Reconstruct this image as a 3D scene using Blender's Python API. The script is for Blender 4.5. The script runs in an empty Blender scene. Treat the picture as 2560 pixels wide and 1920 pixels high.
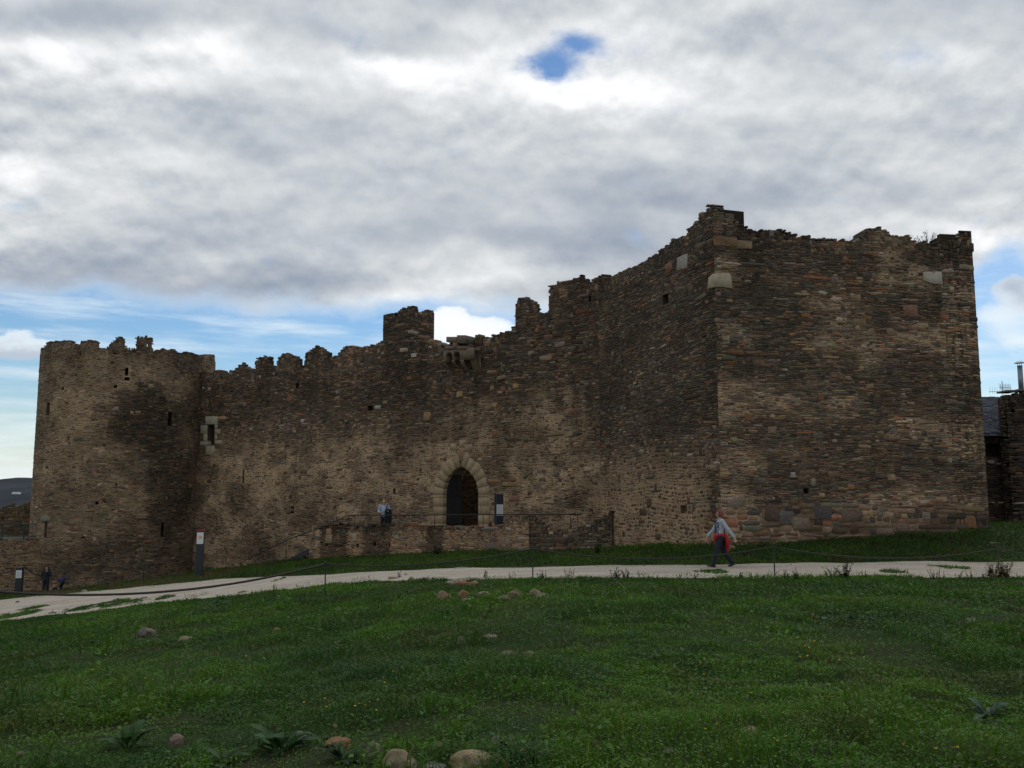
import bpy, bmesh, math, random
import numpy as np
from mathutils import Vector, Matrix, noise as mnoise

random.seed(7)
rng = np.random.default_rng(11)
scene = bpy.context.scene
COL = scene.collection

# ------------------------------------------------------------------ camera model
F, CX, CY = 2325.0, 1280.0, 960.0
PITCH = math.radians(7.1)
CP, SP = math.cos(PITCH), math.sin(PITCH)

def pdir(px, py):
    x = (np.asarray(px, float) - CX) / F
    y = (CY - np.asarray(py, float)) / F
    return x, CP - y * SP, SP + y * CP          # world x, y, z of the view ray (camera at the origin)

def at(px, py, Y):
    """point of the view ray of a photo pixel at world depth Y"""
    x, y, z = pdir(px, py)
    return np.array([x / y * Y, Y + 0 * x, z / y * Y], float)

# ------------------------------------------------------------------ small numpy noise
def _hash(ix, iy, seed):
    h = (ix.astype(np.int64) * 374761393 + iy.astype(np.int64) * 668265263 + seed * 974711) & 0xffffffff
    h = ((h ^ (h >> 13)) * 1274126177) & 0xffffffff
    return ((h ^ (h >> 16)) & 0xffff) / 65535.0

def vnoise(x, y, seed=0):
    x = np.asarray(x, float); y = np.asarray(y, float)
    x, y = np.broadcast_arrays(x, y)
    ix = np.floor(x); iy = np.floor(y); fx = x - ix; fy = y - iy
    fx = fx * fx * (3 - 2 * fx); fy = fy * fy * (3 - 2 * fy)
    a = _hash(ix, iy, seed); b = _hash(ix + 1, iy, seed)
    c = _hash(ix, iy + 1, seed); d = _hash(ix + 1, iy + 1, seed)
    return (a * (1 - fx) + b * fx) * (1 - fy) + (c * (1 - fx) + d * fx) * fy

def fbm(x, y, seed=0, octv=4):
    s, a, t = 0.0, 0.5, 0.0
    x = np.asarray(x, float); y = np.asarray(y, float)
    for k in range(octv):
        s = s + a * vnoise(x * 2 ** k, y * 2 ** k, seed + k * 17); t += a; a *= 0.5
    return s / t

def smooth(a, b, x):
    t = np.clip((x - a) / (b - a), 0, 1)
    return t * t * (3 - 2 * t)

# ------------------------------------------------------------------ object helpers
def tag(o, label=None, cat=None, group=None, kind=None):
    if label: o['label'] = label
    if cat: o['category'] = cat
    if group: o['group'] = group
    if kind or cat: o['kind'] = kind or 'thing'
    return o

def empty(name, loc, label=None, cat=None, group=None, rz=0.0):
    o = bpy.data.objects.new(name, None)
    COL.objects.link(o)
    o.location = loc; o.rotation_euler = (0, 0, rz)
    o.empty_display_size = 0.2
    return tag(o, label, cat, group)

def link(name, me, mat, parent=None, local=False):
    """link a mesh given in world coordinates (or, with local, in the parent's frame)"""
    o = bpy.data.objects.new(name, me)
    COL.objects.link(o)
    if mat is not None:
        for m in (mat if isinstance(mat, (list, tuple)) else [mat]):
            me.materials.append(m)
    if parent is not None:
        o.parent = parent
        if not local:
            root = parent
            M = Matrix.Identity(4)
            chain = []
            while root is not None:
                chain.append(root); root = root.parent
            for r in reversed(chain):
                M = M @ r.matrix_parent_inverse @ (Matrix.Translation(r.location) @ r.rotation_euler.to_matrix().to_4x4())
            o.matrix_parent_inverse = M.inverted()
    return o

def mesh_np(name, verts, faces, cols=None, smooth_shade=False):
    """verts (n,3); faces: list of int arrays (m,k); cols (n,3) vertex colours"""
    me = bpy.data.meshes.new(name)
    verts = np.asarray(verts, np.float32)
    me.vertices.add(len(verts))
    me.vertices.foreach_set('co', verts.ravel())
    loops, starts, totals, pos = [], [], [], 0
    for f in faces:
        f = np.asarray(f, np.int32)
        if f.size == 0: continue
        m, k = f.shape
        loops.append(f.ravel()); starts.append(pos + np.arange(m) * k)
        totals.append(np.full(m, k)); pos += m * k
    loops = np.concatenate(loops).astype(np.int32)
    starts = np.concatenate(starts).astype(np.int32); totals = np.concatenate(totals).astype(np.int32)
    me.loops.add(len(loops)); me.loops.foreach_set('vertex_index', loops)
    me.polygons.add(len(starts))
    me.polygons.foreach_set('loop_start', starts)
    me.polygons.foreach_set('loop_total', totals)
    if smooth_shade:
        me.polygons.foreach_set('use_smooth', np.ones(len(starts), bool))
    me.update(calc_edges=True)
    if cols is not None:
        at_ = me.color_attributes.new('Col', 'FLOAT_COLOR', 'POINT')
        c = np.ones((len(verts), 4), np.float32); c[:, :3] = cols
        at_.data.foreach_set('color', c.ravel())
    me.validate()
    return me

class MB:
    """collects simple shapes into one mesh"""
    def __init__(s): s.bm = bmesh.new()
    def box(s, c, size, rz=0.0, bev=0.0, rot=None):
        M = Matrix.Translation(Vector(c)) @ (rot.to_4x4() if rot is not None else Matrix.Rotation(rz, 4, 'Z')) @ Matrix.Diagonal((size[0], size[1], size[2], 1))
        r = bmesh.ops.create_cube(s.bm, size=1.0, matrix=M)
        if bev > 0:
            es = list({e for v in r['verts'] for e in v.link_edges})
            bmesh.ops.bevel(s.bm, geom=es, offset=bev, segments=2, affect='EDGES', profile=0.5)
        return s
    def tube(s, pts, r, n=8, r2=None, caps=True):
        pts = [Vector(p) for p in pts]
        rings = []
        for i, p in enumerate(pts):
            d = (pts[min(i + 1, len(pts) - 1)] - pts[max(i - 1, 0)])
            if d.length < 1e-9: d = Vector((0, 0, 1))
            d.normalize()
            a = d.cross(Vector((0, 0, 1)))
            if a.length < 1e-3: a = d.cross(Vector((1, 0, 0)))
            a.normalize(); b = d.cross(a)
            rr = r if r2 is None else r + (r2 - r) * i / max(1, len(pts) - 1)
            rings.append([s.bm.verts.new(p + (a * math.cos(2 * math.pi * k / n) + b * math.sin(2 * math.pi * k / n)) * rr) for k in range(n)])
        for A, B in zip(rings, rings[1:]):
            for k in range(n):
                s.bm.faces.new((A[k], A[(k + 1) % n], B[(k + 1) % n], B[k]))
        if caps:
            s.bm.faces.new(list(reversed(rings[0]))); s.bm.faces.new(rings[-1])
        return s
    def cone(s, c, r1, r2, h, n=16):
        bmesh.ops.create_cone(s.bm, cap_ends=True, segments=n, radius1=r1, radius2=r2, depth=h, matrix=Matrix.Translation(Vector(c)))
        return s
    def sphere(s, c, r, sub=2, sc=(1, 1, 1)):
        bmesh.ops.create_icosphere(s.bm, subdivisions=sub, radius=r, matrix=Matrix.Translation(Vector(c)) @ Matrix.Diagonal((sc[0], sc[1], sc[2], 1)))
        return s
    def poly(s, pts):
        s.bm.faces.new([s.bm.verts.new(Vector(p)) for p in pts]); return s
    def prism(s, pts, off):
        """closed polygon pts extruded by the vector off"""
        off = Vector(off)
        A = [s.bm.verts.new(Vector(p)) for p in pts]; B = [s.bm.verts.new(Vector(p) + off) for p in pts]
        s.bm.faces.new(A); s.bm.faces.new(list(reversed(B)))
        for i in range(len(A)):
            j = (i + 1) % len(A)
            s.bm.faces.new((A[j], A[i], B[i], B[j]))
        return s
    def build(s, name, mat, parent=None, smooth_shade=False, local=False):
        bmesh.ops.recalc_face_normals(s.bm, faces=s.bm.faces)
        me = bpy.data.meshes.new(name); s.bm.to_mesh(me); s.bm.free()
        if smooth_shade:
            for p in me.polygons: p.use_smooth = True
        return link(name, me, mat, parent, local)

# ------------------------------------------------------------------ materials
def newmat(name):
    m = bpy.data.materials.new(name); m.use_nodes = True
    nt = m.node_tree; nt.nodes.clear()
    out = nt.nodes.new('ShaderNodeOutputMaterial')
    return m, nt, out

def L(nt, a, b): nt.links.new(a, b)

def simple(name, col, rough=0.6, metal=0.0, nscale=20.0, namp=0.25, bump=0.0, coords='Object'):
    m, nt, out = newmat(name)
    b = nt.nodes.new('ShaderNodeBsdfPrincipled')
    b.inputs['Roughness'].default_value = rough; b.inputs['Metallic'].default_value = metal
    tc = nt.nodes.new('ShaderNodeTexCoord')
    nz = nt.nodes.new('ShaderNodeTexNoise'); nz.inputs['Scale'].default_value = nscale; nz.inputs['Detail'].default_value = 4
    L(nt, tc.outputs[coords], nz.inputs['Vector'])
    mr = nt.nodes.new('ShaderNodeMapRange'); mr.inputs['From Min'].default_value = .25; mr.inputs['From Max'].default_value = .75
    mr.inputs['To Min'].default_value = 1 - namp; mr.inputs['To Max'].default_value = 1 + namp
    L(nt, nz.outputs['Fac'], mr.inputs['Value'])
    mx = nt.nodes.new('ShaderNodeVectorMath'); mx.operation = 'SCALE'
    mx.inputs[0].default_value = col[:3]
    L(nt, mr.outputs['Result'], mx.inputs['Scale'])
    L(nt, mx.outputs['Vector'], b.inputs['Base Color'])
    if bump > 0:
        bp = nt.nodes.new('ShaderNodeBump'); bp.inputs['Strength'].default_value = 0.6; bp.inputs['Distance'].default_value = bump
        L(nt, nz.outputs['Fac'], bp.inputs['Height']); L(nt, bp.outputs['Normal'], b.inputs['Normal'])
    L(nt, b.outputs['BSDF'], out.inputs['Surface'])
    return m

def vcol_mat(name, nscale=9.0, lo=0.55, hi=1.4, bump=0.02, rough=0.9, stretch=(1, 1, 2.2)):
    """colour from the vertex colours of the mesh, broken up by noise"""
    m, nt, out = newmat(name)
    b = nt.nodes.new('ShaderNodeBsdfPrincipled'); b.inputs['Roughness'].default_value = rough
    b.inputs['Specular IOR Level'].default_value = 0.25
    ca = nt.nodes.new('ShaderNodeVertexColor'); ca.layer_name = 'Col'
    tc = nt.nodes.new('ShaderNodeTexCoord')
    mp = nt.nodes.new('ShaderNodeMapping'); mp.inputs['Scale'].default_value = stretch
    L(nt, tc.outputs['Object'], mp.inputs['Vector'])
    n1 = nt.nodes.new('ShaderNodeTexNoise'); n1.inputs['Scale'].default_value = nscale; n1.inputs['Detail'].default_value = 6; n1.inputs['Roughness'].default_value = .65
    L(nt, mp.outputs['Vector'], n1.inputs['Vector'])
    mr = nt.nodes.new('ShaderNodeMapRange'); mr.inputs['From Min'].default_value = .3; mr.inputs['From Max'].default_value = .7
    mr.inputs['To Min'].default_value = lo; mr.inputs['To Max'].default_value = hi
    L(nt, n1.outputs['Fac'], mr.inputs['Value'])
    sc = nt.nodes.new('ShaderNodeVectorMath'); sc.operation = 'SCALE'
    L(nt, ca.outputs['Color'], sc.inputs[0]); L(nt, mr.outputs['Result'], sc.inputs['Scale'])
    L(nt, sc.outputs['Vector'], b.inputs['Base Color'])
    bp = nt.nodes.new('ShaderNodeBump'); bp.inputs['Strength'].default_value = .8; bp.inputs['Distance'].default_value = bump
    L(nt, n1.outputs['Fac'], bp.inputs['Height']); L(nt, bp.outputs['Normal'], b.inputs['Normal'])
    L(nt, b.outputs['BSDF'], out.inputs['Surface'])
    return m

def leaf_mat(name, transl=0.35):
    m, nt, out = newmat(name)
    ca = nt.nodes.new('ShaderNodeVertexColor'); ca.layer_name = 'Col'
    d = nt.nodes.new('ShaderNodeBsdfPrincipled'); d.inputs['Roughness'].default_value = .55; d.inputs['Specular IOR Level'].default_value = .25
    t = nt.nodes.new('ShaderNodeBsdfTranslucent')
    mix = nt.nodes.new('ShaderNodeMixShader'); mix.inputs['Fac'].default_value = transl
    L(nt, ca.outputs['Color'], d.inputs['Base Color']); L(nt, ca.outputs['Color'], t.inputs['Color'])
    L(nt, d.outputs['BSDF'], mix.inputs[1]); L(nt, t.outputs['BSDF'], mix.inputs[2])
    L(nt, mix.outputs['Shader'], out.inputs['Surface'])
    return m

M_STONE = vcol_mat('rubble_masonry')
M_ASHLAR = vcol_mat('dressed_sandstone', nscale=5, lo=.75, hi=1.2, bump=.01, stretch=(1, 1, 1))
M_ROCK = vcol_mat('field_stone', nscale=11, lo=.6, hi=1.35, bump=.02, stretch=(1, 1, 1))
M_LEAF = leaf_mat('leaves')
M_STEEL = simple('dark_green_steel', (.03, .045, .04), .45, .3)
M_IRON = simple('black_iron', (.025, .025, .028), .5, .4)
M_PANEL = simple('charcoal_panel', (.03, .033, .042), .4, .2, 6, .15)
M_WHITE = simple('white_panel', (.72, .74, .76), .4, 0, 30, .05)
M_RED = simple('red_panel', (.35, .02, .03), .5, 0, 20, .1)
M_YEL = simple('yellow_emblem', (.72, .38, .04), .5, 0, 60, .3)
M_GREYINK = simple('grey_print', (.35, .35, .36), .6)
M_ROPE = simple('weathered_rope', (.042, .037, .032), .9, 0, 90, .4, .004)
M_WOOD = simple('old_dark_timber', (.022, .02, .022), .75, 0, 14, .4, .01)
M_SLATE = simple('slate_roof', (.075, .08, .095), .6, 0, 6, .45, .02)
M_ZINC = simple('zinc_pipe', (.2, .24, .27), .45, .6, 8, .2)

# ------------------------------------------------------------------ plan of the place (camera at the origin, z up)
HK = 2343.0
C = np.array([522 / HK * 33.0, 33.0])          # near corner of the square tower
R = np.array([1190 / HK * 34.5, 34.5])         # its far right corner
J = np.array([222 / HK * 43.0, 43.0])          # where tower side and curtain wall meet
UW = np.array([-25.24, 18.0]); UW /= np.linalg.norm(UW)
NW = np.array([UW[1] * -1.0, UW[0]])           # outward (towards the viewer)
NW = np.array([-.581, -.814])
RT_C = np.array([-25.7, 62.0]); RT_R = 5.44    # round tower

# ------------------------------------------------------------------ terrain
ctrl = [(0, 1920, 6.6), (640, 1920, 6.2), (1280, 1920, 6.0), (1920, 1920, 6.0), (2560, 1920, 6.0),
        (1280, 1680, 9.54), (2560, 1680, 9.6), (1280, 1550, 14.0), (2560, 1550, 13.6), (1280, 1600, 11.9),
        (1800, 1445, 24), (1800, 1410, 29), (2560, 1442, 23.5), (2560, 1401, 29.5), (1280, 1447, 25.5), (1280, 1418, 30),
        (812, 1464, 29), (812, 1437, 34), (400, 1507, 33), (400, 1462, 42), (0, 1552, 34), (0, 1500, 48),
        (0, 1700, 15), (400, 1600, 18.5), (800, 1600, 15.5), (0, 1600, 24.5),
        (1805, 1368, 33), (2475, 1320, 34.5), (2560, 1320, 42), (1510, 1385, 42.3), (1320, 1380, 42), (773, 1402, 50),
        (600, 1420, 56), (280, 1468, 57), (40, 1487, 54), (80, 1488, 55), (150, 1486, 56), (210, 1480, 56.5), (-60, 1492, 53), (497, 1448, 45.5), (115, 1489, 56), (2050, 1352, 33.4)]
P3 = [at(*c) for c in ctrl]
P3 += [np.array(p, float) for p in [(20, 80, -3), (-40, 90, -8), (45, 62, -1), (-62, 62, -9), (0, -12, -1.7), (22, -12, -1.5), (-22, -12, -3.2), (-50, 30, -6.5), (40, 20, -1.4), (0, 60, -3.4), (-48, 48, -7.2), (0, 3, -1.62)]]
P3 = np.array(P3)

def _tps(r2): return np.where(r2 > 1e-9, 0.5 * r2 * np.log(np.maximum(r2, 1e-9)), 0)
_n = len(P3)
_d2 = ((P3[:, None, :2] - P3[None, :, :2]) ** 2).sum(-1)
_A = np.zeros((_n + 3, _n + 3)); _A[:_n, :_n] = _tps(_d2) + np.eye(_n) * .5
_A[:_n, _n] = 1; _A[:_n, _n + 1:] = P3[:, :2]; _A[_n:, :_n] = _A[:_n, _n:].T
_W = np.linalg.solve(_A, np.concatenate([P3[:, 2], [0, 0, 0]]))

def G0(x, y):
    x = np.asarray(x, float); y = np.asarray(y, float)
    x, y = np.broadcast_arrays(x, y)
    xc = np.clip(x, -70, 55); yc = np.clip(y, -14, 95)
    z = _W[_n] + _W[_n + 1] * xc + _W[_n + 2] * yc
    for i in range(_n):
        z = z + _W[i] * _tps((xc - P3[i, 0]) ** 2 + (yc - P3[i, 1]) ** 2)
    far = np.maximum(np.abs(x + 8) - 62, np.maximum(y - 85, -14 - y))
    return z - 32 * smooth(0, 320, far)

def cast0(px, py):
    """where the view ray of a pixel meets the smooth ground"""
    x, y, z = pdir(px, py)
    a, b = 3.0, 120.0
    ts = np.linspace(a, b, 1200)
    X = x / y * ts; Zr = z / y * ts
    g = G0(X, ts)
    k = int(np.argmax(Zr < g))
    if k == 0: k = len(ts) - 1
    lo, hi = ts[max(k - 1, 0)], ts[k]
    for _ in range(30):
        m = .5 * (lo + hi)
        if z / y * m < G0(x / y * m, m): hi = m
        else: lo = m
    return np.array([x / y * hi, hi, float(G0(x / y * hi, hi))])

far_px = [(-260, 1528), (0, 1500), (100, 1489), (250, 1476), (400, 1463), (560, 1447), (700, 1440), (812, 1437), (900, 1432), (1100, 1424), (1300, 1419), (1500, 1415), (1800, 1411), (2100, 1407), (2300, 1404), (2560, 1402), (2900, 1400)]
near_px = [(-260, 1590), (0, 1556), (100, 1545), (250, 1528), (400, 1508), (560, 1493), (700, 1478), (812, 1466), (900, 1457), (1100, 1450), (1300, 1449), (1500, 1448), (1800, 1447), (2100, 1447), (2300, 1446), (2560, 1444), (2900, 1443)]
far_px, near_px = far_px[1:], near_px[1:]
FARP = np.array([cast0(*p) for p in far_px]); NEARP = np.array([cast0(*p) for p in near_px])
FARP = np.concatenate([[(FARP[0, 0] - 18, FARP[0, 1] + 4, 0)], FARP]); NEARP = np.concatenate([[(-44, 38.5, 0), (-30, 37, 0), (NEARP[0, 0] - 5, NEARP[0, 1] + 1.2, 0)], NEARP])

def path_coord(x, y):
    """0 on the far edge, 1 on the near edge of the path (by plan position)"""
    yf = np.interp(x, FARP[:, 0], FARP[:, 1]); yn = np.interp(x, NEARP[:, 0], NEARP[:, 1])
    return (yf - y) / np.maximum(yf - yn, .3)

def path_mask(x, y):
    x = np.asarray(x, float); y = np.asarray(y, float)
    t = path_coord(x, y) + (fbm(x * .9, y * .9, 5, 5) - .5) * .46
    return (t > 0) & (t < 1)

def G(x, y):
    x = np.asarray(x, float); y = np.asarray(y, float)
    t = path_coord(x, y)
    on = smooth(-.25, .1, t) * (1 - smooth(.9, 1.25, t))
    near = smooth(120, 60, np.hypot(x, y))
    lawn = smooth(1.1, 2.6, t)
    b = (fbm(x * .45, y * .45, 21, 3) - .5) * .22 * (.35 + .65 * lawn) + (fbm(x * 1.7, y * 1.7, 33, 3) - .5) * .09
    return G0(x, y) + b * (1 - on) * near

def stand(px, py, Y):
    """a point of the ground near depth Y under a photo pixel"""
    p = at(px, py, Y); p[2] = float(G(p[0], p[1])); return p

def cast(px, py):
    p = cast0(px, py)
    x, y, z = pdir(px, py)
    ts = np.linspace(max(3, p[1] - 4), p[1] + 4, 400)
    X = x / y * ts; Zr = z / y * ts; g = G(X, ts)
    k = int(np.argmax(Zr < g)) if np.any(Zr < g) else len(ts) - 1
    return np.array([X[k], ts[k], float(g[k])])

# ------------------------------------------------------------------ ground sheet
def axis(lo, hi, step, reach, grow=1.28):
    a = list(np.arange(lo, hi + 1e-6, step))
    d, v = step, hi
    up = []
    while v < reach: d *= grow; v += d; up.append(v)
    d, v = step, lo
    dn = []
    while v > -reach: d *= grow; v -= d; dn.append(v)
    return np.array(list(reversed(dn)) + a + up)

gx = axis(-42, 30, .3, 6000); gy = axis(3, 64, .3, 6000)
XX, YY = np.meshgrid(gx, gy, indexing='ij')
ZZ = G(XX, YY)
nx, ny = XX.shape
idx = np.arange(nx * ny).reshape(nx, ny)
quads = np.stack([idx[:-1, :-1], idx[1:, :-1], idx[1:, 1:], idx[:-1, 1:]], -1).reshape(-1, 4)

def ground_material():
    m, nt, out = newmat('grassy_soil')
    b = nt.nodes.new('ShaderNodeBsdfPrincipled'); b.inputs['Roughness'].default_value = .95; b.inputs['Specular IOR Level'].default_value = .1
    tc = nt.nodes.new('ShaderNodeTexCoord')
    n1 = nt.nodes.new('ShaderNodeTexNoise'); n1.inputs['Scale'].default_value = .7; n1.inputs['Detail'].default_value = 8; n1.inputs['Roughness'].default_value = .65
    n2 = nt.nodes.new('ShaderNodeTexNoise'); n2.inputs['Scale'].default_value = 25; n2.inputs['Detail'].default_value = 5
    L(nt, tc.outputs['Object'], n1.inputs['Vector']); L(nt, tc.outputs['Object'], n2.inputs['Vector'])
    r1 = nt.nodes.new('ShaderNodeValToRGB')
    r1.color_ramp.elements[0].position = .3; r1.color_ramp.elements[0].color = (.050, .040, .024, 1)
    r1.color_ramp.elements[1].position = .62; r1.color_ramp.elements[1].color = (.022, .055, .010, 1)
    e = r1.color_ramp.elements.new(.78); e.color = (.035, .075, .014, 1)
    L(nt, n1.outputs['Fac'], r1.inputs['Fac'])
    mr = nt.nodes.new('ShaderNodeMapRange'); mr.inputs['From Min'].default_value = .3; mr.inputs['From Max'].default_value = .7; mr.inputs['To Min'].default_value = .55; mr.inputs['To Max'].default_value = 1.35
    L(nt, n2.outputs['Fac'], mr.inputs['Value'])
    s = nt.nodes.new('ShaderNodeVectorMath'); s.operation = 'SCALE'
    L(nt, r1.outputs['Color'], s.inputs[0]); L(nt, mr.outputs['Result'], s.inputs['Scale'])
    L(nt, s.outputs['Vector'], b.inputs['Base Color'])
    bp = nt.nodes.new('ShaderNodeBump'); bp.inputs['Distance'].default_value = .05
    L(nt, n2.outputs['Fac'], bp.inputs['Height']); L(nt, bp.outputs['Normal'], b.inputs['Normal'])
    L(nt, b.outputs['BSDF'], out.inputs['Surface'])
    return m

me = mesh_np('ground', np.stack([XX, YY, ZZ], -1).reshape(-1, 3), [quads], smooth_shade=True)
tag(link('ground', me, ground_material()), kind='structure')

# ------------------------------------------------------------------ path
def path_material():
    m, nt, out = newmat('pale_gravel')
    b = nt.nodes.new('ShaderNodeBsdfPrincipled'); b.inputs['Roughness'].default_value = .95; b.inputs['Specular IOR Level'].default_value = .1
    tc = nt.nodes.new('ShaderNodeTexCoord')
    n1 = nt.nodes.new('ShaderNodeTexNoise'); n1.inputs['Scale'].default_value = .85; n1.inputs['Detail'].default_value = 7; n1.inputs['Roughness'].default_value = .6
    n2 = nt.nodes.new('ShaderNodeTexNoise'); n2.inputs['Scale'].default_value = 7; n2.inputs['Detail'].default_value = 8; n2.inputs['Roughness'].default_value = .75
    mp = nt.nodes.new('ShaderNodeMapping'); mp.inputs['Scale'].default_value = (.5, 1.6, 1)
    L(nt, tc.outputs['Object'], mp.inputs['Vector'])
    L(nt, mp.outputs['Vector'], n1.inputs['Vector']); L(nt, tc.outputs['Object'], n2.inputs['Vector'])
    r1 = nt.nodes.new('ShaderNodeValToRGB')
    r1.color_ramp.elements[0].position = .3; r1.color_ramp.elements[0].color = (.33, .28, .225, 1)
    r1.color_ramp.elements[1].position = .7; r1.color_ramp.elements[1].color = (.50, .445, .37, 1)
    L(nt, n1.outputs['Fac'], r1.inputs['Fac'])
    mr = nt.nodes.new('ShaderNodeMapRange'); mr.inputs['From Min'].default_value = .3; mr.inputs['From Max'].default_value = .7; mr.inputs['To Min'].default_value = .72; mr.inputs['To Max'].default_value = 1.2
    L(nt, n2.outputs['Fac'], mr.inputs['Value'])
    s = nt.nodes.new('ShaderNodeVectorMath'); s.operation = 'SCALE'
    L(nt, r1.outputs['Color'], s.inputs[0]); L(nt, mr.outputs['Result'], s.inputs['Scale'])
    L(nt, s.outputs['Vector'], b.inputs['Base Color'])
    bp = nt.nodes.new('ShaderNodeBump'); bp.inputs['Distance'].default_value = .015
    L(nt, n2.outputs['Fac'], bp.inputs['Height']); L(nt, bp.outputs['Normal'], b.inputs['Normal'])
    L(nt, b.outputs['BSDF'], out.inputs['Surface'])
    return m

xs = np.linspace(NEARP[0, 0] + 1, NEARP[-1, 0], 500)
tt = np.linspace(0, 1, 20)
yf = np.interp(xs, FARP[:, 0], FARP[:, 1]) + (fbm(xs * .8, xs * 0, 3) - .5) * .7
yn = np.interp(xs, NEARP[:, 0], NEARP[:, 1]) + (fbm(xs * .8, xs * 0 + 9, 4) - .5) * .8
PX = np.repeat(xs[:, None], 20, 1); PY = yf[:, None] + (yn - yf)[:, None] * tt[None]
PZ = G(PX, PY) + .03
PZ[:, 0] -= .12; PZ[:, -1] -= .12
ii = np.arange(500 * 20).reshape(500, 20)
pq = np.stack([ii[:-1, :-1], ii[:-1, 1:], ii[1:, 1:], ii[1:, :-1]], -1).reshape(-1, 4)
tag(link('path', mesh_np('path', np.stack([PX, PY, PZ], -1).reshape(-1, 3), [pq], smooth_shade=True), path_material()), kind='structure')

# ------------------------------------------------------------------ masonry
PAL = np.array([(.090, .080, .070),   # 0 dark slate
                (.168, .146, .122),   # 1 grey slate
                (.195, .138, .094),   # 2 brown
                (.31, .235, .155),    # 3 buff
                (.265, .142, .082),   # 4 rust
                (.33, .285, .235),    # 5 pale grey
                (.105, .074, .053),   # 6 dark brown
                (.155, .145, .108)])  # 7 greenish grey
WARM = np.array([.96, .862, .785]); PAL = PAL * WARM

def runs(s, z, seed, zt, ln=4.0):
    """vertical runs of dark lichen and damp below the wall head"""
    k = smooth(.50, .68, fbm(s * 1.5, z * .10, seed, 4)); return k * smooth(zt - ln, zt - .2, z + (fbm(s * .8, z * .3, seed + 4) - .5) * 4)

class Flat:
    """vertical wall face: s runs from A to B, d outwards"""
    def __init__(f, A, B, n=None, batter=0.0, z0=0.0):
        f.A = np.array(A, float); f.B = np.array(B, float)
        f.L = float(np.linalg.norm(f.B - f.A)); f.u = (f.B - f.A) / f.L
        if n is None:
            n = np.array([f.u[1], -f.u[0]])
            if n @ -(f.A + f.B) < 0: n = -n
        f.n = np.array(n, float); f.bat = batter; f.z0 = z0
    def P(f, s, z, d):
        s, z, d = np.broadcast_arrays(s, z, d)
        dd = d - f.bat * (z - f.z0)
        return np.stack([f.A[0] + f.u[0] * s + f.n[0] * dd, f.A[1] + f.u[1] * s + f.n[1] * dd, z], -1)
    def sz(f, px, py):
        x, y, z = pdir(px, py)
        t = (f.A @ f.n) / (x * f.n[0] + y * f.n[1])
        X = np.stack([x * t, y * t], -1)
        return (X - f.A) @ f.u, z * t

class Drum:
    """round face: s is arc length, d outwards"""
    def __init__(f, c, r, a0, a1):
        f.c = np.array(c, float); f.r = r; f.a0 = a0; f.a1 = a1; f.L = abs(a1 - a0) * r; f.sg = 1 if a1 > a0 else -1
    def P(f, s, z, d):
        s, z, d = np.broadcast_arrays(s, z, d)
        a = f.a0 + f.sg * s / f.r
        return np.stack([f.c[0] + (f.r + d) * np.cos(a), f.c[1] + (f.r + d) * np.sin(a), z + 0 * s], -1)
    def sz(f, px, py):
        px, py = np.broadcast_arrays(np.asarray(px, float), np.asarray(py, float))
        x, y, z = pdir(px, py)
        a = x * x + y * y; b = -2 * (x * f.c[0] + y * f.c[1]); c = f.c @ f.c - f.r ** 2
        disc = b * b - 4 * a * c
        t = np.where(disc > 0, (-b - np.sqrt(np.maximum(disc, 0))) / (2 * a), -b / (2 * a))
        ang = np.arctan2(y * t - f.c[1], x * t - f.c[0])
        da = (ang - f.a0) * f.sg
        da = (da + math.pi) % (2 * math.pi) - math.pi
        da = np.where(da < -.6, da + 2 * math.pi, da)
        return da * f.r, z * t

def profile(face, pts):
    p = np.array(pts, float)
    s, z = face.sz(p[:, 0], p[:, 1])
    if s[-1] < s[0]: s, z = -np.maximum.accumulate(-s), z; s, z = s[::-1], z[::-1]
    else: s = np.maximum.accumulate(s)
    s = s + np.arange(len(s)) * 1e-5
    return lambda q: np.interp(q, s, z)

OCT = np.array([(-1, -.5), (-.66, -1), (.66, -1), (1, -.5), (1, .5), (.66, 1), (-.66, 1), (-1, .5)], float)

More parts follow.
